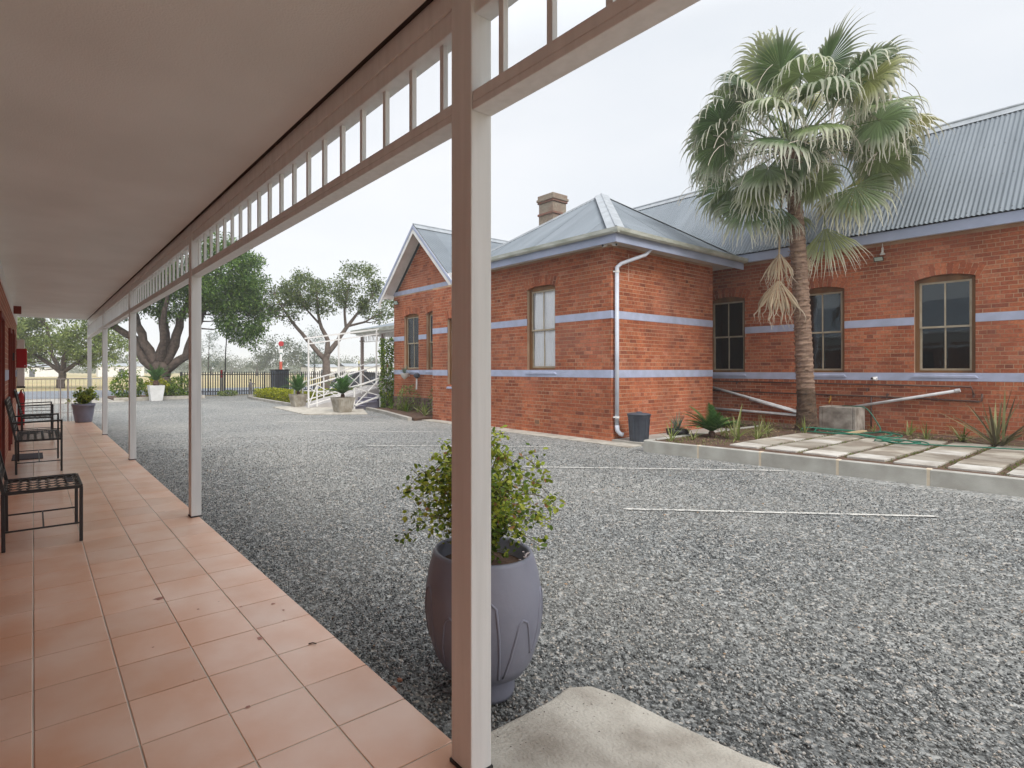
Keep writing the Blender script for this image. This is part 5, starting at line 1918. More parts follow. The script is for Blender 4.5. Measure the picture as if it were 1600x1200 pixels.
# ------------------------------------------------------------------ bin, trough, hose
c = (10.26, 6.56, G + .01)
t = thing('refuse_bin', 'dark grey plastic bin with lid standing by annexe corner', 'bin', c)
MB().lathe([(.165, 0), (.172, .02), (.205, .50), (.215, .52), (.222, .56), (.222, .585)], c, 20, close_top=False).build('body', M_BIN, t, smooth=True)
MB().lathe([(.232, .575), (.235, .60), (.2, .615), (.06, .63), (.05, .645), (.0, .65)], c, 20, close_bottom=True).build('lid', M_BIN, t, smooth=True)
bb = MB()
for k in range(10):
    a = 2 * math.pi * k / 10
    p0 = (c[0] + .178 * math.cos(a), c[1] + .178 * math.sin(a), c[2] + .04); p1 = (c[0] + .207 * math.cos(a), c[1] + .207 * math.sin(a), c[2] + .5)
    bb.bar(p0, p1, .018, .012)
bb.build('ribs', M_BIN, t)

M_TROUGH = mat("trough_concrete", (0.40, 0.365, 0.32), 0.95, (0.19, 0.165, 0.14), 5, bump=.6, bscale=40)
x0, x1, y0, y1, z0, z1 = 14.55, 15.15, 4.16, 4.84, .085, .60
t = thing('wash_trough', 'grey concrete wash trough against hall wall behind the palm', 'trough', ((x0 + x1) / 2, (y0 + y1) / 2, z0))
MB().box(x0, x1, y0, y0 + .06, z0, z1).box(x0, x1, y1 - .06, y1, z0, z1).box(x0, x0 + .06, y0 + .06, y1 - .06, z0, z1).box(x1 - .06, x1, y0 + .06, y1 - .06, z0, z1).box(x0 + .06, x1 - .06, y0 + .06, y1 - .06, z0, z0 + .15).build('basin', M_TROUGH, t, bevel=.012)

hp = []
rr = random.Random(2)
hp += [(14.75, 4.45, .62), (14.6, 4.2, .63), (14.55, 3.98, .60), (14.5, 3.8, .35), (14.4, 3.7, .16)]
for k in range(64):
    a = -.3 + k * .42
    rx_, ry_ = .62 + .12 * math.sin(k * .37), .95 + .2 * math.sin(k * .21)
    hp.append((13.5 + rx_ * math.cos(a) * .8, 3.95 + ry_ * math.sin(a) * .75, .135 + .012 * (k % 5)))
for k in range(22):
    a = k * .6
    hp.append((12.55 + .25 * math.cos(a), 3.05 + .28 * math.sin(a) - k * .01, .14 + .01 * (k % 3)))
hp += [(12.6, 2.6, .135), (12.9, 2.1, .13), (13.1, 1.6, .13), (13.3, .9, .13), (13.4, .2, .13)]
def smooth_path(pts, q=4):
    out = []
    P = [Vector(p) for p in pts]
    for i in range(len(P) - 1):
        p0, p1, p2, p3 = P[max(i - 1, 0)], P[i], P[i + 1], P[min(i + 2, len(P) - 1)]
        for k in range(q):
            t_ = k / q
            out.append(.5 * ((2 * p1) + (-p0 + p2) * t_ + (2 * p0 - 5 * p1 + 4 * p2 - p3) * t_ ** 2 + (-p0 + 3 * p1 - 3 * p2 + p3) * t_ ** 3))
    out.append(P[-1])
    return out
ho = MB().tube(smooth_path(hp, 4), .011, 6).build('garden_hose', M_HOSE, None, smooth=True)
tag(ho, 'tangled green garden hose lying on slabs and hanging from the trough', 'hose')
# bit of plank on the slabs
o = MB().bar((13.35, 3.95, .15), (13.75, 3.78, .19), .09, .03).build('plank', mat("pale_wood", (0.42, 0.33, 0.2), 0.8)); tag(o, 'short pale piece of wood lying among the hose loops', 'wood offcut')

# ------------------------------------------------------------------ the palm
def fan(P, d, n, Rb, droop, rr, spread=R(150), nseg=40, split=.6, messy=0.0):
    """Fan blade: returns vertex list, quads and the tip attribute."""
    d = d.normalized()
    s_ = d.cross(n).normalized()
    n = s_.cross(d).normalized()
    V, F, T = [], [], []
    rows = [0.04, .22, .42, split + .02, split + .10, split + .19, split + .29, split + .40, split + .52]
    for k in range(nseg):
        ph = -spread + 2 * spread * (k + .5) / nseg
        dph = 2 * spread / nseg
        e = (d * math.cos(ph) + s_ * math.sin(ph)).normalized()
        # cone the blade a little
        e = (e + n * (-.18 * abs(math.sin(ph)) + .10)).normalized()
        side = (-d * math.sin(ph) + s_ * math.cos(ph)).normalized()
        LR = Rb * (.72 + .28 * math.cos(ph * .62)) * rr.uniform(.93, 1.05)
        p = P + e * (LR * rows[0])
        cur = e.copy()
        dr_ = droop * rr.uniform(.7, 1.3)
        base = len(V)
        for i, q in enumerate(rows):
            if i > 0:
                step = LR * (rows[i] - rows[i - 1])
                if q > split:
                    kk = dr_ * (.30 + .75 * (q - split) / (rows[-1] - split))
                    cur = (cur * (1 - min(.95, kk)) + Vector((rr.uniform(-.35, .35) * (1 + messy * 2), rr.uniform(-.35, .35) * (1 + messy * 2), -1)) * min(.95, kk)).normalized()
                else:
                    cur = (cur + Vector((0, 0, -.03))).normalized()
                p = p + cur * step
                if messy or q > split + .2: p = p + side * rr.uniform(-.012, .012)
            if q <= split + .02:
                hw_ = LR * q * math.tan(dph / 2) * 1.02
            else:
                hw_ = LR * split * math.tan(dph / 2) * .8 * max(.12, 1 - (q - split) / (rows[-1] - split)) 
            ctr = p + n * (hw_ * .55) * (1 if q <= split + .2 else .2)
            V += [p - side * hw_, ctr, p + side * hw_]
            T += [q / rows[-1]] * 3
        for i in range(len(rows) - 1):
            for j in (0, 1):
                a = base + i * 3 + j
                F.append((a, a + 1, a + 4, a + 3))
    return V, F, T

def palm():
    base = Vector((13.95, 4.85, .08))
    t = thing('fan_palm', 'tall fan palm with ringed trunk and drooping green crown in front of the hall', 'palm tree', tuple(base))
    top = Vector((13.66, 5.05, 6.05))
    rr = random.Random(12)
    # trunk: stacked rough rings
    pts, rs = [], []
    H = top.z - base.z
    K = 150
    for i in range(K + 1):
        q = i / K
        bend = math.sin(q * math.pi) * .04
        c = base.lerp(top, q) + Vector((bend * .8, -bend * .5, 0))
        r = .165 + .02 * math.exp(-q * 10) + .055 * math.exp(-q * 22) - .03 * q
        r *= (1.0 + (.055 if i % 3 == 0 else -.02) * (1 if q > .12 else .3))
        pts.append(c); rs.append(r)
    m = MB().tube(pts, rs, 22)
    vs = []
    for (x, y, z) in m.v:
        q = (z - base.z) / H
        c = base.lerp(top, max(0, min(1, q)))
        k = 1 + rr.uniform(-.045, .045)
        vs.append((c.x + (x - c.x) * k, c.y + (y - c.y) * k, z + rr.uniform(-.008, .008)))
    cut = .15 * H + base.z
    f_lo = [f for f in m.f if sum(vs[i][2] for i in f) / len(f) < cut]
    f_hi = [f for f in m.f if sum(vs[i][2] for i in f) / len(f) >= cut]
    mk('trunk', vs, f_hi, M_PALMTRUNK, t, smooth=False)
    mk('root_collar', vs, f_lo, M_PALMBASE, t, smooth=False)
    # leaf-base scars that stick out a little
    sb = MB()
    for k in range(260):
        q = rr.uniform(.14, .97)
        c = base.lerp(top, q)
        a = rr.uniform(0, 2 * math.pi)
        r = .165 - .03 * q + .02 * math.exp(-q * 10)
        o = Vector((math.cos(a), math.sin(a), 0)); s_ = Vector((-math.sin(a), math.cos(a), 0))
        w = rr.uniform(.025, .06)
        p = c + o * (r - .01)
        L_ = rr.uniform(.012, .035) * (1 + 1.2 * max(0, q - .6))
        sb.add([p - s_ * w, p + s_ * w, p + o * L_ + s_ * w * .6 + Vector((0, 0, .02)), p + o * L_ - s_ * w * .6 + Vector((0, 0, .02)), p + Vector((0, 0, -.025))],
               [(0, 1, 2, 3), (4, 1, 0)])
    sb.build('leaf_scar', mat("leaf_scar_tan", (0.38, 0.28, 0.2), 0.95, (0.22, 0.15, 0.11), 20), t, kind='stuff')
    # fibrous heart and old boots under the crown
    m = MB().tube([top + Vector((0, 0, -.75)), top + Vector((0, 0, -.4)), top, top + Vector((0, 0, .25)), top + Vector((0, 0, .5))], [.14, .19, .22, .17, .05], 12)
    m.build('crown_shaft', M_FIBRE, t)
    bt = MB()
    for k in range(46):
        a = rr.uniform(0, 2 * math.pi); z = rr.uniform(-.75, .25)
        o = Vector((math.cos(a), math.sin(a), 0)); s_ = Vector((-math.sin(a), math.cos(a), 0))
        p = top + Vector((0, 0, z)) + o * .14
        L_ = rr.uniform(.10, .26)
        d = (o + Vector((0, 0, rr.uniform(.1, 1.0)))).normalized()
        bt.add([p - s_ * .05, p + s_ * .05, p + d * L_ + s_ * .018, p + d * L_ - s_ * .018, p + d * L_ * .5 + o * .02 + Vector((0, 0, -.02))], [(0, 1, 2, 3), (0, 4, 1), (1, 4, 2), (4, 0, 3), (2, 4, 3)])
    bt.build('leaf_base', MATS['leaf_scar_tan'], t, kind='stuff')
    heart = top + Vector((0, 0, .25))
    specs = []
    def ringf(n_, e0, e1, L0, L1, Rb0, Rb1, ph0, droop):
        for k in range(n_):
            specs.append((ph0 + 360 * k / n_ + rr.uniform(-12, 12), rr.uniform(e0, e1), rr.uniform(L0, L1), rr.uniform(Rb0, Rb1), droop))
    ringf(6, 60, 82, 1.45, 1.85, .85, 1.05, 10, .32)
    ringf(9, 40, 58, 1.2, 1.8, .85, 1.05, 0, .58)
    ringf(11, 18, 38, 1.2, 1.8, .85, 1.1, 20, .72)
    ringf(10, -4, 16, 1.2, 1.75, .8, 1.05, 5, .72)
    ringf(7, -30, -8, 1.1, 1.55, .75, .95, 15, .55)
    ringf(5, -56, -38, .9, 1.4, .7, .85, 160, .5)
    specs += [(-42, 22, 2.0, 1.05, .6), (-35, 4, 1.9, 1.0, .6), (-50, -8, 1.75, .9, .6)]
    for (az, el, Lp, Rb, dr) in specs:
        a, e = R(az), R(el)
        o = Vector((math.cos(a), math.sin(a), 0))
        if o.x > .55 and el < -5:       # the hall roof is in the way there
            continue
        d = o * math.cos(e) + Vector((0, 0, math.sin(e)))
        p = heart + o * .10
        pts = [p.copy()]
        K = 8
        for i in range(K):
            d = (d + Vector((0, 0, -.035))).normalized()
            p = p + d * Lp / K
            pts.append(p.copy())
        side = Vector((-math.sin(a), math.cos(a), 0))
        n = side.cross(d)
        if n.z < 0: n = -n
        twist = rr.uniform(-1.1, 1.1)
        dr = dr * rr.uniform(.7, 1.35)
        n = (n * math.cos(twist) + side * math.sin(twist)).normalized()
        d2 = (d + Vector((0, 0, -.28 if el > 0 else -.12))).normalized()
        V, F, T = fan(p, d2, n, Rb, dr, rr)
        b = len(V)
        m = MB().tube(pts, [.022 - .012 * i / K for i in range(K + 1)], 5)
        V = [tuple(v) for v in V]
        nv = len(m.v)
        allv = np.array(V + m.v, float)
        allt = np.array(T + [0.0] * nv, float)
        # mixed faces: use quads only for numpy path
        quads = F + [tuple(i + b for i in f) for f in m.f if len(f) == 4]
        mk_np('frond', allv, np.array(quads), M_PALM, t, attr=allt)
    # hanging fronds below the crown: one green on the right, dead ones on the left
    def hang(start, az, out, drop, Rb, m_, dr, nseg=34, spread=R(95), messy=.3, name='frond'):
        a = R(az)
        o = Vector((math.cos(a), math.sin(a), 0))
        p0 = Vector(start)
        p1 = p0 + o * out * .8 + Vector((0, 0, -drop * .35))
        p2 = p0 + o * out + Vector((0, 0, -drop))
        pts = smooth_path([p0, p1, p2], 5)
        d = (p2 - p1).normalized()
        side = Vector((-math.sin(a), math.cos(a), 0))
        n = Vector((-.9, -.38, .12)).normalized()
        V, F, T = fan(p2, d, n, Rb, dr, rr, spread=spread, nseg=nseg, messy=messy)
        mm = MB().tube(pts, .014, 5)
        b = len(V)
        quads = F + [tuple(i + b for i in f) for f in mm.f if len(f) == 4]
        mk_np(name, np.array([tuple(v) for v in V] + mm.v, float), np.array(quads), m_, t, attr=np.array(T + [0.0] * len(mm.v)))
    # view-right is (+.82,-.57); view-left the reverse
    hang(top + Vector((0, 0, -.1)), -55, .62, 1.45, 1.0, M_PALM, .2, 30, R(52), .2)
    hang(top + Vector((0, 0, -.1)), -80, 1.1, .75, .95, M_PALM, .5, 34, R(100), .2)
    hang(top + Vector((0, 0, -.1)), -30, 1.2, .55, .95, M_PALM, .5, 34, R(100), .2)
    hang(top + Vector((0, 0, -.1)), 145, .26, 1.95, .85, M_PALMDEAD, .8, 24, R(38), .9, 'dead_frond')
    hang(top + Vector((0, 0, -.3)), 160, .36, 2.35, 1.0, M_PALMDEAD, .75, 20, R(40), 1.0, 'dead_frond')
    hang(top + Vector((0, 0, -.2)), 170, .4, .9, .8, M_PALM, .4, 26, R(55), .5)
    hang(top + Vector((0, 0, -.2)), 150, 1.0, .8, .95, M_PALM, .6, 34, R(100), .4)
    hang(top + Vector((0, 0, -.2)), 130, 1.25, .35, .95, M_PALM, .6, 34, R(110), .4)
    hang(top + Vector((0, 0, -.1)), 20, .35, 1.0, .7, M_PALM, .6, 26, R(70), .5)
    hang(top + Vector((0, 0, -.2)), -40, .26, 1.95, .45, M_PALMDEAD, .7, 14, R(50), .6, 'dead_frond')
    # flower stalks, pale tangled straw among the leaves
    fs_ = MB()
    for k in range(420):
        a = rr.uniform(0, 2 * math.pi); e = R(rr.uniform(-25, 40))
        o = Vector((math.cos(a) * math.cos(e), math.sin(a) * math.cos(e), math.sin(e)))
        p = heart + o * rr.uniform(.4, 2.1)
        q = [p]
        dd = Vector((rr.uniform(-1, 1), rr.uniform(-1, 1), rr.uniform(-.5, .3))).normalized()
        for i in range(4):
            dd = (dd + Vector((0, 0, -.5))).normalized()
            q.append(q[-1] + dd * rr.uniform(.08, .16))
        fs_.tube(q, .007, 3, cap=False)
    fs_.build('straw_strands', mat('bleached_straw', (0.55, 0.50, 0.42), 0.9), t, kind='stuff')
palm()

# ------------------------------------------------------------------ far end: kerbs, ramp, hedge, fence
kb2 = MB().poly([(8.86, 21.6), (9.02, 21.6), (9.45, 27.6), (9.7, 29.5), (9.55, 29.6), (9.25, 27.7)], G - .05, G + .10).build('kerb', M_CONC, None, kind='structure')
MB().poly([(9.2, 13.5), (9.35, 13.5), (10.15, 16.2), (10.6, 18.2), (10.45, 18.2), (9.98, 16.2)], G - .05, G + .09).build('kerb', M_CONC, None, kind='structure')
mk('bed_soil', *(lambda q: (q.v, q.f))(MB().poly([(9.36, 13.4), (11.4, 13.4), (11.4, 18.0), (10.6, 18.0), (10.15, 16.2)], G - .04, G + .06)), M_SOIL, None, kind='structure')
mk('bed_soil', *(lambda q: (q.v, q.f))(MB().poly([(9.03, 21.7), (13.2, 22.4), (13.2, 30.0), (9.7, 29.4)], G - .04, G + .04)), M_SOIL, None, kind='structure')
MB().poly([(7.95, 21.4), (7.55, 17.3), (9.4, 16.25), (10.4, 18.3), (10.3, 20.0), (9.3, 21.4)], G - .05, G + .025).build('paved_apron', M_RAMP, None, bevel=.01, kind='structure')

def box_leaves(name, label, x0, x1, y0, y1, z0, z1, n, size, m, cat='hedge', rot=0.0, cx=None):
    t = thing(name, label, cat, ((x0 + x1) / 2, (y0 + y1) / 2, z0))
    p = np.stack([RNG.uniform(x0, x1, n), RNG.uniform(y0, y1, n), RNG.uniform(z0, z1, n)], 1)
    # push most leaves to the surface
    c = np.array([(x0 + x1) / 2, (y0 + y1) / 2, (z0 + z1) / 2]); h = np.array([x1 - x0, y1 - y0, z1 - z0]) / 2
    q = (p - c) / h
    ax = np.argmax(np.abs(q), axis=1)
    for k in range(3):
        s_ = (ax == k) & (RNG.random(n) < .8)
        q[s_, k] = np.sign(q[s_, k]) * RNG.uniform(.86, 1.06, s_.sum())
    q += np.sin(p[:, [1, 2, 0]] * 7) * .06
    p = c + q * h
    p[:, 2] = np.maximum(p[:, 2], z0)
    if rot:
        d = p - c; ca, sa = math.cos(rot), math.sin(rot)
        p = c + np.stack([d[:, 0] * ca - d[:, 1] * sa, d[:, 0] * sa + d[:, 1] * ca, d[:, 2]], 1)
    scatter('foliage', LEAF6, p, rdir(n) + q * .8, RNG.uniform(.6, 1.3, n) * size, m, t)
    m2 = MB()
    for k in range(24):
        x = random.uniform(x0 + .1, x1 - .1); y = random.uniform(y0 + .1, y1 - .1)
        m2.tube([(x, y, z0), (x + random.uniform(-.1, .1), y + random.uniform(-.1, .1), z1 - .05)], .012, 4)
    m2.build('stem', M_STEM, t, kind='stuff')
    return t
box_leaves('hedge', 'bright yellow green clipped hedge along the far kerb', 9.45, 10.35, 22.0, 28.6, G, .42, 9000, .085, M_LEAF_H, rot=-.06)
box_leaves('hedge', 'short yellow green hedge seen through the ramp railing', 10.5, 12.6, 22.6, 23.3, G, .5, 2500, .08, M_LEAF_H)
# bed with bushes and kerb under the big tree
MB().poly([(3.2, 29.9), (7.6, 30.6), (7.6, 30.8), (3.2, 30.1)], G - .05, G + .16).build('kerb', M_RAMP, None, kind='structure')
mk('bed_soil', *(lambda q: (q.v, q.f))(MB().poly([(3.2, 30.1), (7.6, 30.8), (7.6, 34.6), (3.2, 34.6)], G - .04, G + .08)), M_SOIL, None, kind='structure')
def blob(name, label, c, r, n, size, m, cat='bush', rz=None, dens=.8):
    t = thing(name, label, cat, (c[0], c[1], c[2]))
    rz = rz or r
    d = rdir(n); rad_ = RNG.uniform(.55, 1, n) ** .5
    rad_ *= 1 + .18 * np.sin(d[:, 0] * 7 + c[0]) * np.cos(d[:, 1] * 6) 
    p = np.array(c) + np.array([0, 0, rz * .85]) + d * rad_[:, None] * np.array([r, r, rz])
    p[:, 2] = np.maximum(p[:, 2], c[2])
    scatter('foliage', LEAF6, p, d * .8 + rdir(n), RNG.uniform(.6, 1.3, n) * size, m, t)
    m2 = MB()
    for k in range(7):
        a = k * .9
        m2.tube([(c[0], c[1], c[2]), (c[0] + r * .5 * math.cos(a), c[1] + r * .5 * math.sin(a), c[2] + rz)], .015, 4)
    m2.build('stem', M_STEM, t, kind='stuff')
    return t
blob('bush', 'rounded green bush left of the tall white pot under big tree', (3.9, 30.9, G + .05), .75, 1500, .11, M_LEAF_G)
blob('bush', 'low golden green bush directly behind the tall white pot', (5.2, 31.0, G + .05), .6, 1100, .10, M_LEAF_H)
blob('bush', 'larger clipped green bush right of the tall white pot', (6.55, 31.3, G + .05), .75, 1700, .10, M_LEAF_G, rz=.6)
blob('bush', 'low leafy bush in front of clipped bush, right of white pot', (6.05, 30.9, G + .05), .5, 800, .10, M_LEAF_G, rz=.35)

# palisade fence
t = thing('palisade_fence', 'black steel palisade fence along the far edge of gravel yard', 'fence', (15, 33.1, G))
YF = 33.1
FX0, FX1 = 6.9, 24.2
for z in (0.12, 1.12):
    MB().box(FX0, FX1, YF - .02, YF + .02, z, z + .05).build('rail', M_IRON, t)
for k in range(8):
    x = FX0 + k * 2.45
    MB().box(x - .04, x + .04, YF + .022, YF + .10, G, 1.3).build('post', M_IRON, t)
pm = MB()
pv = [(-.028, -.045, G + .03), (.028, -.045, G + .03), (.028, -.024, G + .03), (-.028, -.024, G + .03), (-.028, -.045, 1.26), (.028, -.045, 1.26), (.028, -.024, 1.26), (-.028, -.024, 1.26), (0, -.035, 1.36)]
pf = [(0, 3, 2, 1), (0, 1, 5, 4), (1, 2, 6, 5), (2, 3, 7, 6), (3, 0, 4, 7), (4, 5, 8), (5, 6, 8), (6, 7, 8), (7, 4, 8)]
off = origin(t)
me = bpy.data.meshes.new('picket'); me.from_pydata([(a, b, c_ - off.z) for a, b, c_ in pv], [], pf); me.materials.append(M_IRON)
k = 0
x = FX0 + .05
while x < FX1:
    o = bpy.data.objects.new('picket', me); COL.objects.link(o); o.parent = t
    o.location = (x - off.x, YF - off.y, 0)
    x += .142; k += 1

# ramp with white railings and sloping overhead frame
rp = thing('access_ramp', 'concrete access ramp with white pipe railings and tall white frame', 'ramp', (10.3, 20.7, G))
RA, RB = 8.95, 12.3
def rz_(x): return G + .02 + (x - RA) / (RB - RA) * .78
MB().add([(RA, 20.05, G), (RB, 20.05, G), (RB, 21.5, G), (RA, 21.5, G), (RA, 20.05, rz_(RA)), (RB, 20.05, rz_(RB)), (RB, 21.5, rz_(RB)), (RA, 21.5, rz_(RA))],
         [(0, 3, 2, 1), (4, 5, 6, 7), (0, 1, 5, 4), (1, 2, 6, 5), (2, 3, 7, 6), (3, 0, 4, 7)]).build('deck', M_PLATE, rp)
for (yy, off_) in ((20.07, 0), (21.48, .15)):
    px = [8.92, 9.28, 10.25, 11.3, 12.05]
    for i, x in enumerate(px):
        tall = (i in (0, 2, 4) and off_ == 0)
        z_top = 2.63 + (x - 8.9) * .17 if tall else rz_(x) + .88
        MB().bar((x, yy, rz_(x) - .05), (x, yy, z_top), .055 if tall else .05).build('rail_post', M_WHITE, rp)
    MB().bar((8.92, yy, .78 + off_ * .2), (12.9, yy, 1.80 + off_ * .2), .05).build('handrail', M_WHITE, rp)
    MB().bar((8.92, yy, .02), (12.9, yy, .98), .04).build('lower_rail', M_WHITE, rp)
    MB().bar((9.28, yy, .55), (10.25, yy, .50), .03).build('middle_rail', M_WHITE, rp)
    for (a, b) in ((0, 1), (2, 3), (1, 2), (3, 4)):
        za0, za1 = rz_(px[a]) + .08, rz_(px[b]) + .82
        if a % 2: za0, za1 = rz_(px[a]) + .82, rz_(px[b]) + .08
        MB().bar((px[a], yy, za0), (px[b], yy, za1), .03).build('brace', M_WHITE, rp)
MB().bar((8.75, 20.07, 2.66), (13.1, 20.07, 3.32), .06).build('overhead_rail', M_WHITE, rp)
MB().bar((8.9, 20.07, 2.45), (13.1, 20.07, 3.12), .05).build('overhead_rail', M_WHITE, rp)
# lower flight beside it: dark steps with white nosings and its own rail
sp_ = thing('entrance_steps', 'dark painted low steps with white edges beside the ramp', 'steps', (10.9, 19.0, G))
for k in range(4):
    x0 = 10.15 + k * .45
    MB().box(x0, 12.3, 18.35, 19.9, G + .001 + k * .13, G + (k + 1) * .13).build('step', M_STEP, sp_)
    MB().box(x0 - .004, x0 + .05, 18.35, 19.9, G + (k + 1) * .13 + .001, G + (k + 1) * .13 + .008).build('nosing', M_WHITE, sp_)
MB().bar((9.9, 18.2, .05), (12.4, 18.2, .78), .05).bar((9.9, 18.2, .75), (12.4, 18.2, 1.5), .05).bar((9.95, 18.2, G), (9.95, 18.2, .75), .05).bar((11.1, 18.2, G), (11.1, 18.2, 1.1), .05).bar((9.95, 18.2, .05), (11.1, 18.2, 1.1), .03).bar((9.95, 18.2, .75), (11.1, 18.2, .4), .03).build('railing', M_WHITE, sp_)

# station-style veranda behind the gabled end
vr = thing('station_veranda', 'open brown posted veranda with corrugated roof behind gabled brick end', 'veranda', (14.5, 20, G))
MB().box(12.32, 19.0, 17.68, 22.6, G, .70).build('platform', M_CONC, vr)
for (x, y) in ((12.5, 22.1), (12.5, 20.3), (15.3, 22.1), (15.3, 20.3)):
    MB().box(x - .06, x + .06, y - .06, y + .06, .70, 3.02).build('post', M_VPOST, vr, bevel=.004)
    MB().box(x - .09, x + .09, y - .09, y + .09, 2.72, 2.78).build('post_collar', M_VPOST, vr)
MB().box(12.3, 19, 17.7, 22.35, 3.02, 3.14).build('beam', M_WHITE, vr)
MB().box(12.15, 12.25, 17.7, 22.5, 3.10, 3.26).box(12.15, 19, 22.5, 22.6, 3.10, 3.26).build('gutter', M_GUTTER, vr)
MB().add([(12.2, 17.68, 3.26), (12.2, 22.5, 3.26), (19, 22.5, 3.26), (19, 17.68, 3.26), (14.2, 17.68, 3.75), (14.2, 20.6, 3.75), (19, 20.6, 3.75), (19, 17.68, 3.75)],
         [(0, 4, 5, 1), (1, 5, 6, 2), (4, 7, 6, 5)]).build('roof', M_ROOF, vr)
for (ya, yb) in ((17.75, 20.24), (20.36, 22.04)):
    fw_ = MB().bar((12.5, ya, 2.70), (12.5, yb, 2.70), .03)
    nb_ = int((yb - ya) / .16)
    for k in range(nb_ + 1):
        y = ya + (yb - ya) * k / nb_
        fw_.bar((12.5, y, 2.70), (12.5, y, 3.02), .02)
        if k < nb_ and k % 2 == 0: fw_.bar((12.5, y, 2.72), (12.5, y + .16, 3.0), .015)
    fw_.build('fretwork', M_WHITE, vr)

# creeper on the corner, wall basket and plinth plants
def column_leaves(name, label, c, h, rx, n, size, m, cat='climber'):
    t = thing(name, label, cat, c)
    z = RNG.uniform(0, h, n)
    a = RNG.uniform(0, 2 * np.pi, n)
    r = rx * (.55 + .5 * np.abs(np.sin(z * 2.3 + a))) * RNG.uniform(.6, 1.0, n)
    p = np.stack([c[0] + r * np.cos(a), c[1] + r * np.sin(a), c[2] + z], 1)
    scatter('foliage', LEAF6, p, rdir(n) + np.stack([np.cos(a), np.sin(a), -np.ones(n) * .3], 1), RNG.uniform(.6, 1.3, n) * size, m, t)
    MB().tube([c, (c[0], c[1], c[2] + h * .9)], [.03, .01], 6).build('stem', M_BARK, t)
    return t
column_leaves('creeper', 'green creeper climbing the left corner of gabled brick end', (11.25, 17.95, G), 2.75, .28, 2600, .08, M_LEAF_G)
blade_plant((XL2 - .22, 16.6, 1.30), 40, .38, .018, 'spiky silver green plant in wall basket under gabled end window', M_SILVER, 71)
t = thing('wall_basket', 'small white wall basket below left window of gabled end', 'basket', (XL2 - .2, 16.6, 1.1))
MB().lathe([(.02, 0), (.1, .06), (.17, .2), (.18, .22)], (XL2 - .22, 16.6, 1.08), 12).build('bowl', M_WHITE, t, smooth=True)
MB().bar((XL2, 16.6, 1.2), (XL2 - .2, 16.6, 1.2), .03).build('bracket', M_WHITE, t)
t = thing('wall_lamp', 'white pole lamp with dark head on gabled brick end', 'lamp', (XL2 - .15, 15.9, .8))
MB().tube([(XL2 - .15, 15.95, .72), (XL2 - .16, 15.92, 1.12)], .03, 8).build('pole', M_WHITE, t)
MB().lathe([(.05, 0), (.11, .05), (.11, .14), (.06, .18)], (XL2 - .16, 15.92, 1.12), 10, close_top=True).build('head', M_BIN, t)
for i, (x, y, L_, n_) in enumerate([(11.0, 17.2, .5, 14), (10.9, 16.6, .45, 18), (10.8, 16.0, .5, 16), (10.85, 15.3, .45, 14), (10.7, 14.7, .6, 18), (10.2, 14.0, .5, 16), (10.6, 15.6, .35, 14)]):
    blade_plant((x, y, G + .06), n_, L_, .025, ['leftmost strap leaf clump in bed under gabled end', 'strap leaf clump second from left under gabled end', 'strap leaf clump third from left below the wall basket',
                'strap leaf clump below pale wall lamp of gabled end', 'tallest yellow green clump in bed under gabled end', 'rightmost strap leaf clump beside the brick link wall', 'small front clump in bed under gabled end'][i],
                M_BLADE if i % 2 else M_LEAF_G, 80 + i)
blob('shrub', 'twiggy brown green shrub growing against dark plinth stones', (11.15, 16.3, G + .05), .42, 900, .06, M_LEAF_L, rz=.5)
blob('shrub', 'twiggy brown green shrub at right end of dark plinth', (11.15, 14.4, G + .05), .4, 800, .06, M_LEAF_L, rz=.6)

# grey guard box / slatted gate leaf behind the fence
t = thing('slatted_booth', 'dark grey slatted metal booth standing behind palisade fence', 'booth', (13.2, 33.9, G))
MB().box(12.62, 13.52, 33.5, 34.4, G, 1.38).build('body', mat("slate_blue_metal", (0.08, 0.10, 0.135), 0.6), t)
for k in range(7):
    MB().box(12.64 + k * .125, 12.71 + k * .125, 33.46, 33.499, G + .03, 1.36).build('slat', M_BIN, t)
MB().box(12.56, 13.58, 33.4, 34.5, 1.381, 1.46).build('roof', M_IRON, t, bevel=.01)

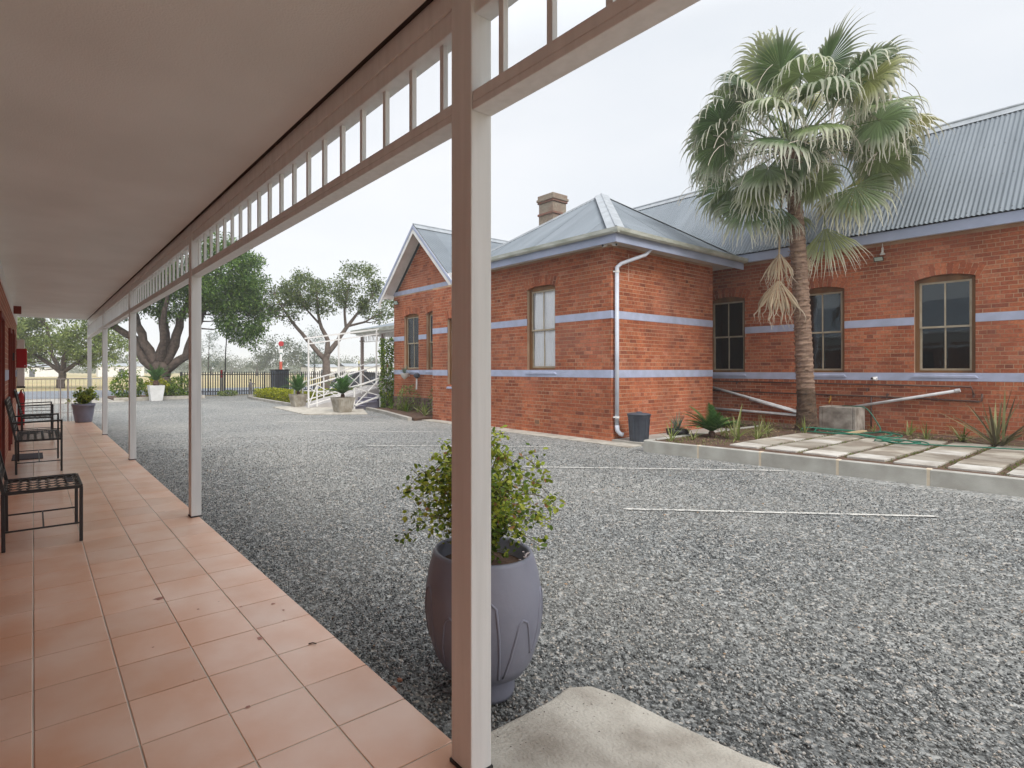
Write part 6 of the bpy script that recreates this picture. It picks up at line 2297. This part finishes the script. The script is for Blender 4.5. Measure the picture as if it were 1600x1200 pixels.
# statue near the fence
def statue(c):
    t = thing('garden_statue', 'small dark headed statue with raised arm standing by yellow hedge', 'statue', c)
    V = [(0, 0, .48), (0, 0, .62), (0, 0, .74), (0, 0, .80), (0.0, 0, .90),
         (.09, 0, .72), (.18, -.02, .64), (.26, -.05, .74), (-.09, 0, .72), (-.13, 0, .58), (-.12, -.03, .46),
         (.05, 0, .42), (.06, 0, .22), (.06, 0, .02), (-.05, 0, .42), (-.06, 0, .22), (-.06, 0, .02)]
    Ed = [(0, 1), (1, 2), (2, 3), (3, 4), (2, 5), (5, 6), (6, 7), (2, 8), (8, 9), (9, 10), (0, 11), (11, 12), (12, 13), (0, 14), (14, 15), (15, 16)]
    Rd = [.085, .08, .075, .03, .055, .035, .025, .02, .035, .026, .02, .055, .04, .035, .055, .04, .035]
    me = bpy.data.meshes.new('figure')
    a = R(-35)
    me.from_pydata([(x * math.cos(a) - y * math.sin(a), x * math.sin(a) + y * math.cos(a), z) for x, y, z in V], Ed, [])
    o = bpy.data.objects.new('figure', me); COL.objects.link(o); o.parent = t
    me.materials.append(mat("statue_paint", (0.17, 0.15, 0.17), 0.8, (0.1, 0.1, 0.07), 5))
    md = o.modifiers.new('skin', 'SKIN')
    for i, r in enumerate(Rd):
        me.skin_vertices[0].data[i].radius = (r, r)
    me.skin_vertices[0].data[0].use_root = True
    o.modifiers.new('sub', 'SUBSURF').render_levels = 1
    MB().lathe([(.16, 0), (.16, .05), (.12, .06)], c, 12, close_top=True).build('base', M_CONC, t)
    MB().lathe([(.0, -.07), (.05, -.05), (.065, 0), (.055, .05), (0, .075)], (c[0], c[1], c[2] + .92), 10, close_bottom=False).build('head', M_IRON, t, smooth=True)
statue((10.35, 31.4, G + .02))

# roadside poles
def pole_thing(name, label, cat, pts, r, m, extras=()):
    t = thing(name, label, cat, tuple(pts[0]))
    MB().tube(pts, r, 8).build('pole', m, t, smooth=True)
    return t
pole_thing('leaning_pole', 'thin dark leaning pole rising beside the road beyond the fence', 'pole', [(9.6, 34.0, G), (9.65, 34.0, 2.5), (9.85, 34.0, 5.2)], [.045, .035, .02], M_IRON)
t = thing('marker_post', 'short grey marker post with red top at foot of leaning pole', 'post', (9.35, 33.8, G))
MB().tube([(9.35, 33.8, G), (9.35, 33.8, .95)], .06, 10).build('post', M_CONC, t)
MB().tube([(9.35, 33.8, .95), (9.35, 33.8, 1.42)], .065, 10).build('top', M_RED, t)
t = thing('signal_pole', 'red and white striped signal pole with round red head beyond the road', 'signal', (18.8, 48.5, G))
sx, sy = 18.8, 48.5
M_ORANGE = mat("orange_red_paint", (0.5, 0.09, 0.05), .6)
for k, (z0, z1, m_) in enumerate(((G, .6, M_WHITE), (.6, 1.6, M_ORANGE), (1.6, 2.2, M_ORANGE), (2.2, 2.9, M_WHITE), (2.9, 3.5, mat("signal_green", (.12, .2, .17), .6)))):
    MB().tube([(sx, sy, z0), (sx, sy, z1 - .001)], .13 if k < 3 else .1, 10).build('band', m_, t)
MB().box(sx - .17, sx + .17, sy - .1, sy + .1, 3.0, 3.35).build('lamp_box', M_WHITE, t)
MB().tube([(sx, sy - .12, 3.85), (sx, sy + .02, 3.85)], .24, 16).build('signal_head', M_RED, t)
MB().bar((sx, sy, 3.5), (sx, sy, 3.7), .05).build('neck', M_IRON, t)
t = thing('hazard_pole', 'black and pale yellow banded pole seen beyond ramp frame', 'pole', (21.2, 38.0, G))
for k in range(9):
    MB().tube([(21.2, 38.0, G + k * .25), (21.2, 38.0, G + (k + 1) * .25 - .001)], .06, 8).build('band', M_IRON if k % 2 else mat("pale_yellow", (.5, .45, .2), .7), t)
t = thing('hazard_pole', 'thin white pole with orange tip seen between veranda posts', 'pole', (23.6, 36.5, G))
MB().tube([(22.9, 36.5, G), (22.9, 36.5, 1.6)], .035, 8).build('shaft', M_WHITE, t)
MB().tube([(22.9, 36.5, 1.6), (22.9, 36.5, 2.0)], .04, 8).build('tip', M_ORANGE, t)

# parked car beyond the fence
def car(c, yaw, label, col):
    t = thing('parked_car', label, 'car', c)
    m = mat("car_paint_" + str(int(c[0])), col, .25, spec=.6)
    W = .86
    prof = [(-2.1, .35), (-2.12, .62), (-2.0, .82), (-1.35, .90), (-.75, 1.36), (.55, 1.42), (1.15, 1.02), (1.95, .90), (2.1, .65), (2.1, .35)]
    def rot(p):
        x, y, z = p
        return (c[0] + x * math.cos(yaw) - y * math.sin(yaw), c[1] + x * math.sin(yaw) + y * math.cos(yaw), c[2] + z)
    n = len(prof)
    vs = []
    for s_ in (-1, 1):
        for x, z in prof:
            w = W * (1 if z < .95 else .84)
            vs.append(rot((x, s_ * w, z)))
    fs = [tuple(range(n)), tuple(reversed(range(n, 2 * n)))] + [(i, n + i, n + (i + 1) % n, (i + 1) % n) for i in range(n)]
    MB().add(vs, fs).build('body', m, t, bevel=.05, seg=3)
    for s_ in (-1, 1):
        q = []
        for x, z in ((-1.2, .93), (-.72, 1.31), (.5, 1.36), (1.0, 1.02)):
            q.append(rot((x, s_ * (W * .92 + .005), z)))
        MB().add(q, [(0, 1, 2, 3)]).build('side_window', M_INT, t)
        for x in (-1.3, 1.3):
            p = rot((x, s_ * .80, .31)); p2 = rot((x, s_ * .90, .31))
            w = MB().tube([p, p2], .31, 18).build('wheel', M_IRON, t)
            MB().tube([rot((x, s_ * .895, .31)), rot((x, s_ * .915, .31))], .18, 12).build('rim', M_CONC, w)
        MB().add([rot((-2.125, s_ * .5, .66)), rot((-2.125, s_ * .8, .66)), rot((-2.09, s_ * .8, .78)), rot((-2.09, s_ * .5, .78))], [(0, 1, 2, 3)]).build('headlight', M_LAMP, t)
car((20.3, 36.0, G - .02), R(170), 'dark blue grey car parked behind the fence beyond ramp', (.03, .035, .05))
car((27.5, 41.5, G - .02), R(175), 'pale silver car on the road beyond the ramp', (.45, .47, .5))

# ------------------------------------------------------------------ trees
JB = (5.95, 33.6, G)
tree('jacaranda_tree', 'large multi stemmed tree with feathery green crown behind white pot', JB,
     [[(0, 0, G, .62), (0, 0, .6, .55), (-.05, 0, 1.5, .50), (0, 0, 2.0, .42)],
      [(-.1, 0, 1.3, .30), (-1.0, 0, 2.0, .25), (-1.6, .2, 3.2, .22), (-2.9, .2, 4.0, .18), (-3.8, .2, 5.0, .1)],
      [(-.2, 0, 1.6, .30), (-.9, -.1, 3.0, .26), (-1.3, -.3, 4.4, .2), (-1.8, -.3, 5.8, .12), (-2.1, -.3, 7.0, .06)],
      [(-.1, 0, 1.7, .34), (.1, .2, 3.0, .3), (-.1, .3, 4.6, .24), (.2, .3, 6.2, .14), (.3, .4, 8.0, .06)],
      [(.1, 0, 1.6, .32), (.8, 0, 2.8, .28), (1.2, -.2, 4.4, .22), (2.0, -.2, 5.8, .14), (2.6, -.2, 7.4, .06)],
      [(.2, 0, 1.4, .28), (1.3, .1, 2.2, .24), (1.9, .2, 3.8, .2), (2.5, .1, 5.0, .14), (4.0, 0, 6.0, .07)],
      [(.0, -.1, 1.6, .25), (.5, -.8, 3.0, .2), (.9, -1.6, 4.6, .14), (1.4, -2.0, 6.0, .06)]],
     [(-1.8, 0, 7.0, 2.6, 3.0, 2.2, 1.0), (1.2, 0, 7.6, 3.0, 3.2, 2.4, 1.4), (3.6, 0, 6.6, 2.3, 2.6, 2.2, 1.3), (4.6, 0, 4.9, 1.35, 1.5, 1.6, .55), (0.3, .5, 5.6, 3.0, 2.6, 1.2, .8), (-3.6, 0, 5.4, 1.6, 2.0, 1.5, .6), (4.9, 0, 3.6, .6, .8, .8, .15)],
     430, 170, .66, .17, M_LEAF_J, M_BARK, droop=.35, flat=.75, elong=1.6)

MBs = (14.25, 29.6, G)
tree('street_tree', 'open crowned tree with forked trunk growing behind the white ramp frame', MBs,
     [[(0, 0, G, .27), (0, 0, 1.0, .25), (.02, 0, 1.9, .22), (.1, 0, 2.4, .20)],
      [(.0, 0, 2.0, .16), (-.9, 0, 3.0, .13), (-1.7, .1, 3.9, .10), (-2.5, 0, 5.0, .06), (-3.1, 0, 6.0, .03)],
      [(.1, 0, 2.3, .17), (.1, .1, 3.2, .14), (-.4, .1, 4.3, .10), (-.5, 0, 5.6, .06), (-.6, 0, 6.8, .03)],
      [(.1, 0, 2.35, .17), (.75, 0, 3.2, .14), (1.2, 0, 3.9, .12), (1.9, .1, 4.8, .08), (2.8, 0, 5.8, .04)],
      [(1.2, 0, 3.9, .09), (1.15, -.2, 5.0, .07), (1.4, -.2, 6.4, .04)],
      [(-.4, .1, 4.2, .07), (-1.3, .2, 5.2, .05), (-1.6, .2, 6.2, .03)],
      [(1.2, 0, 4.0, .08), (2.3, .3, 4.3, .06), (3.4, .3, 4.9, .03)]],
     [(-2.7, 0, 5.3, 1.8, 1.8, 1.1, 1.0), (-1.2, 0, 6.0, 1.5, 1.8, 1.1, 1.0), (.2, 0, 5.5, 1.3, 1.6, .9, .6), (1.9, 0, 6.4, 1.5, 1.8, 1.35, 1.2), (3.2, 0, 5.3, 1.1, 1.4, 1.0, .6), (-3.9, 0, 5.1, .8, 1.0, .6, .3)],
     200, 84, .47, .14, M_LEAF_M, M_BARK2, flat=.85, elong=1.2)

LBs = (1.93, 54.5, G)
tree('shade_tree', 'broad spreading tree across the road seen past veranda end', LBs,
     [[(0, 0, G, .34), (0, 0, .8, .3), (.1, 0, 1.4, .27)],
      [(0, 0, 1.2, .2), (-1.4, 0, 2.2, .15), (-3, 0, 3.2, .1)],
      [(0, 0, 1.3, .22), (.4, 0, 2.8, .22), (.6, 0, 4.6, .1)],
      [(.1, 0, 1.2, .2), (1.7, 0, 2.3, .14), (3.2, 0, 3.9, .1)],
      [(0, 0, 1.2, .2), (-.8, 0, 2.8, .15), (-1.2, 0, 5.0, .1)]],
     [(0, 0, 5.4, 4.6, 3.5, 2.6, 2.2), (-3.0, 0, 3.8, 2.3, 2.6, 2.0, 1.2), (2.9, 0, 3.6, 2.6, 2.6, 1.9, 1.2), (5.0, 0, 2.4, 1.5, 1.6, 1.2, .4), (0.5, 0, 3.2, 3.2, 2.5, 1.3, 1.0), (-4.0, 0, 5.5, 2.0, 2, 1.6, .7)],
     260, 85, .75, .23, M_LEAF_L, M_BARK, droop=.3, flat=.7, elong=1.3)

# slender young tree behind the street tree and willow-like one behind the big tree
tree('young_tree', 'thin wispy pale tree behind the forked tree trunk', (15.8, 34.6, G), [[(0, 0, G, .045), (0, 0, 2.0, .03), (.1, 0, 4.2, .01)]],
     [(-.1, 0, 2.9, .9, .8, 1.5, 1)], 30, 60, .34, .12, M_SILVER, M_BARK2, flat=1.2, elong=2.0, twigs=False)
tree('young_tree', 'thin wispy yellow green tree right of the big multi stemmed tree', (9.9, 39.0, G), [[(0, 0, G, .045), (0, 0, 2.0, .03), (.1, 0, 4.0, .01)]],
     [(0, 0, 2.7, 1.2, .8, 1.7, 1)], 30, 60, .34, .12, M_SILVER, M_BARK2, flat=1.2, elong=2.0, twigs=False)

# hazy trees in the distance, each one its own
def far_tree(x, y, h, w, label, n=60, name='distant_tree'):
    tree(name, label, (x, y, G), [[(0, 0, G, .3), (0, 0, h * .35, .25), (0, 0, h * .6, .12)]],
         [(0, 0, h * .62, w * .5, w * .5, h * .36, 1.0), (w * .28, 0, h * .5, w * .25, w * .3, h * .2, .4), (-w * .3, 0, h * .45, w * .25, w * .3, h * .2, .4)],
         n, 34, w * .11 + .2, .42, M_LEAF_F, M_BARK, flat=.8, twigs=False, group='trees beyond the field')
far = [(410, 122, 11.0, 15), ]
def at_u(u, D):      # bearing of a far thing from the veranda
    a = (u - 648.8) / 850.3
    return (D * (Fx + a * Fy), D * (Fy - a * Fx))
labels = ['tall airy hazy tree rising left of the striped signal pole', 'rounded hazy tree just right of signal pole', 'hazy tree beyond field near left veranda post',
          'wide hazy tree beyond the field behind leaning pole', 'hazy tree mass seen right of second veranda post', 'small hazy tree near left of the booth', 'hazy tree right of white ramp frame post',
          'low hazy tree seen through the ramp rails', 'hazy tree seen far behind wire panel', 'hazy grey tree right of the shade tree trunk']
specs = [(438, 115, 8.6, 9.5, 90), (492, 150, 6.0, 10, 50), (330, 170, 6.0, 13, 50), (362, 180, 6.5, 14, 60), (300, 160, 6, 10, 50), (402, 140, 5.4, 5, 40), (520, 170, 5.0, 12, 50),
         (560, 160, 5.2, 16, 60), (70, 150, 5.5, 16, 60), (172, 130, 5.6, 13, 60)]
for (u, D, h, w, n_), lb in zip(specs, labels):
    x, y = at_u(u, D)
    far_tree(x, y, h, w, lb, n_)
# far wood on the horizon: one mass
n = 9000
us = RNG.uniform(-150, 1100, n)
DD = RNG.uniform(230, 420, n)
a = (us - 648.8) / 850.3
P = np.stack([DD * (Fx + a * Fy), DD * (Fy - a * Fx), np.zeros(n)], 1)
hgt = 3.5 + 2.2 * np.sin(us * .045) + 1.6 * np.sin(us * .13 + 1) + 1.2 * np.sin(us * .31)
P[:, 2] = G + RNG.uniform(0, 1, n) * np.maximum(2.0, hgt) * DD / 300
scatter('far_wood', LEAF6, P, rdir(n), RNG.uniform(1.4, 3.0, n), M_LEAF_F, None, kind='stuff')
# pale sheds and vans beyond the field
for i, (u, D, w, h, lb) in enumerate([(50, 118, 10, 2.0, 'low white shed across the field behind wire panel left part'), (190, 120, 9, 2.2, 'low white shed across the field left of big tree'),
                                     (505, 120, 7, 2.0, 'low white shed seen just left of the ramp'), (570, 125, 10, 2.2, 'long white shed seen through the ramp rails')]):
    x, y = at_u(u, D)
    t = thing('white_shed', lb, 'shed', (x, y, G))
    MB().box(x - w / 2, x + w / 2, y, y + 4, G, h).build('wall', M_WHITE, t)
    MB().add([(x - w / 2 - .2, y - .2, h), (x + w / 2 + .2, y - .2, h), (x + w / 2 + .2, y + 2, h + .7), (x - w / 2 - .2, y + 2, h + .7), (x - w / 2 - .2, y + 4.2, h), (x + w / 2 + .2, y + 4.2, h)], [(0, 1, 2, 3), (3, 2, 5, 4)]).build('roof', M_ROOFCAP, t)
    MB().box(x - .5, x + .5, y - .03, y - .001, G, h * .75).build('door', M_BIN, t)
# pylon
x, y = at_u(550, 420)
t = thing('power_pylon', 'faint lattice power pylon on the horizon behind ramp frame', 'pylon', (x, y, G))
pl = MB()
for s_ in (-1, 1):
    pl.bar((x + s_ * 2, y, G), (x + s_ * .4, y, 10.5), .3)
for k in range(6):
    z = 1.5 + k * 1.6
    w0, w1 = 2 - 1.6 * z / 10.5, 2 - 1.6 * (z + 1.6) / 10.5
    pl.bar((x - w0, y, z), (x + w1, y, z + 1.6), .2).bar((x + w0, y, z), (x - w1, y, z + 1.6), .2)
for z, w in ((8, 3), (9.6, 2.4)):
    pl.bar((x - w, y, z), (x + w, y, z), .25)
pl.build('lattice', M_IRON, t)
# small dark weeds along the fence foot
for i, u in enumerate((0, 1)):
    pass
blob('shrub', 'low weedy patch at fence foot below leaning pole', (9.4, 32.7, G), .55, 500, .09, M_LEAF_L, rz=.16)

# ------------------------------------------------------------------ haze: one closed box of thin air
HZM = bpy.data.materials.new("haze")
HZM.use_nodes = True
t_ = HZM.node_tree
for n_ in list(t_.nodes):
    if n_.type != 'OUTPUT_MATERIAL': t_.nodes.remove(n_)
pv_ = t_.nodes.new('ShaderNodeVolumePrincipled')
pv_.inputs['Color'].default_value = (0.93, 0.95, 0.98, 1)
pv_.inputs['Density'].default_value = 0.0014
pv_.inputs['Anisotropy'].default_value = 0.2
t_.links.new(pv_.outputs['Volume'], t_.nodes['Material Output'].inputs['Volume'])
hz = MB().box(-420, 720, -60, 760, -1.4, 14.0).build('haze', HZM, None, kind='stuff')
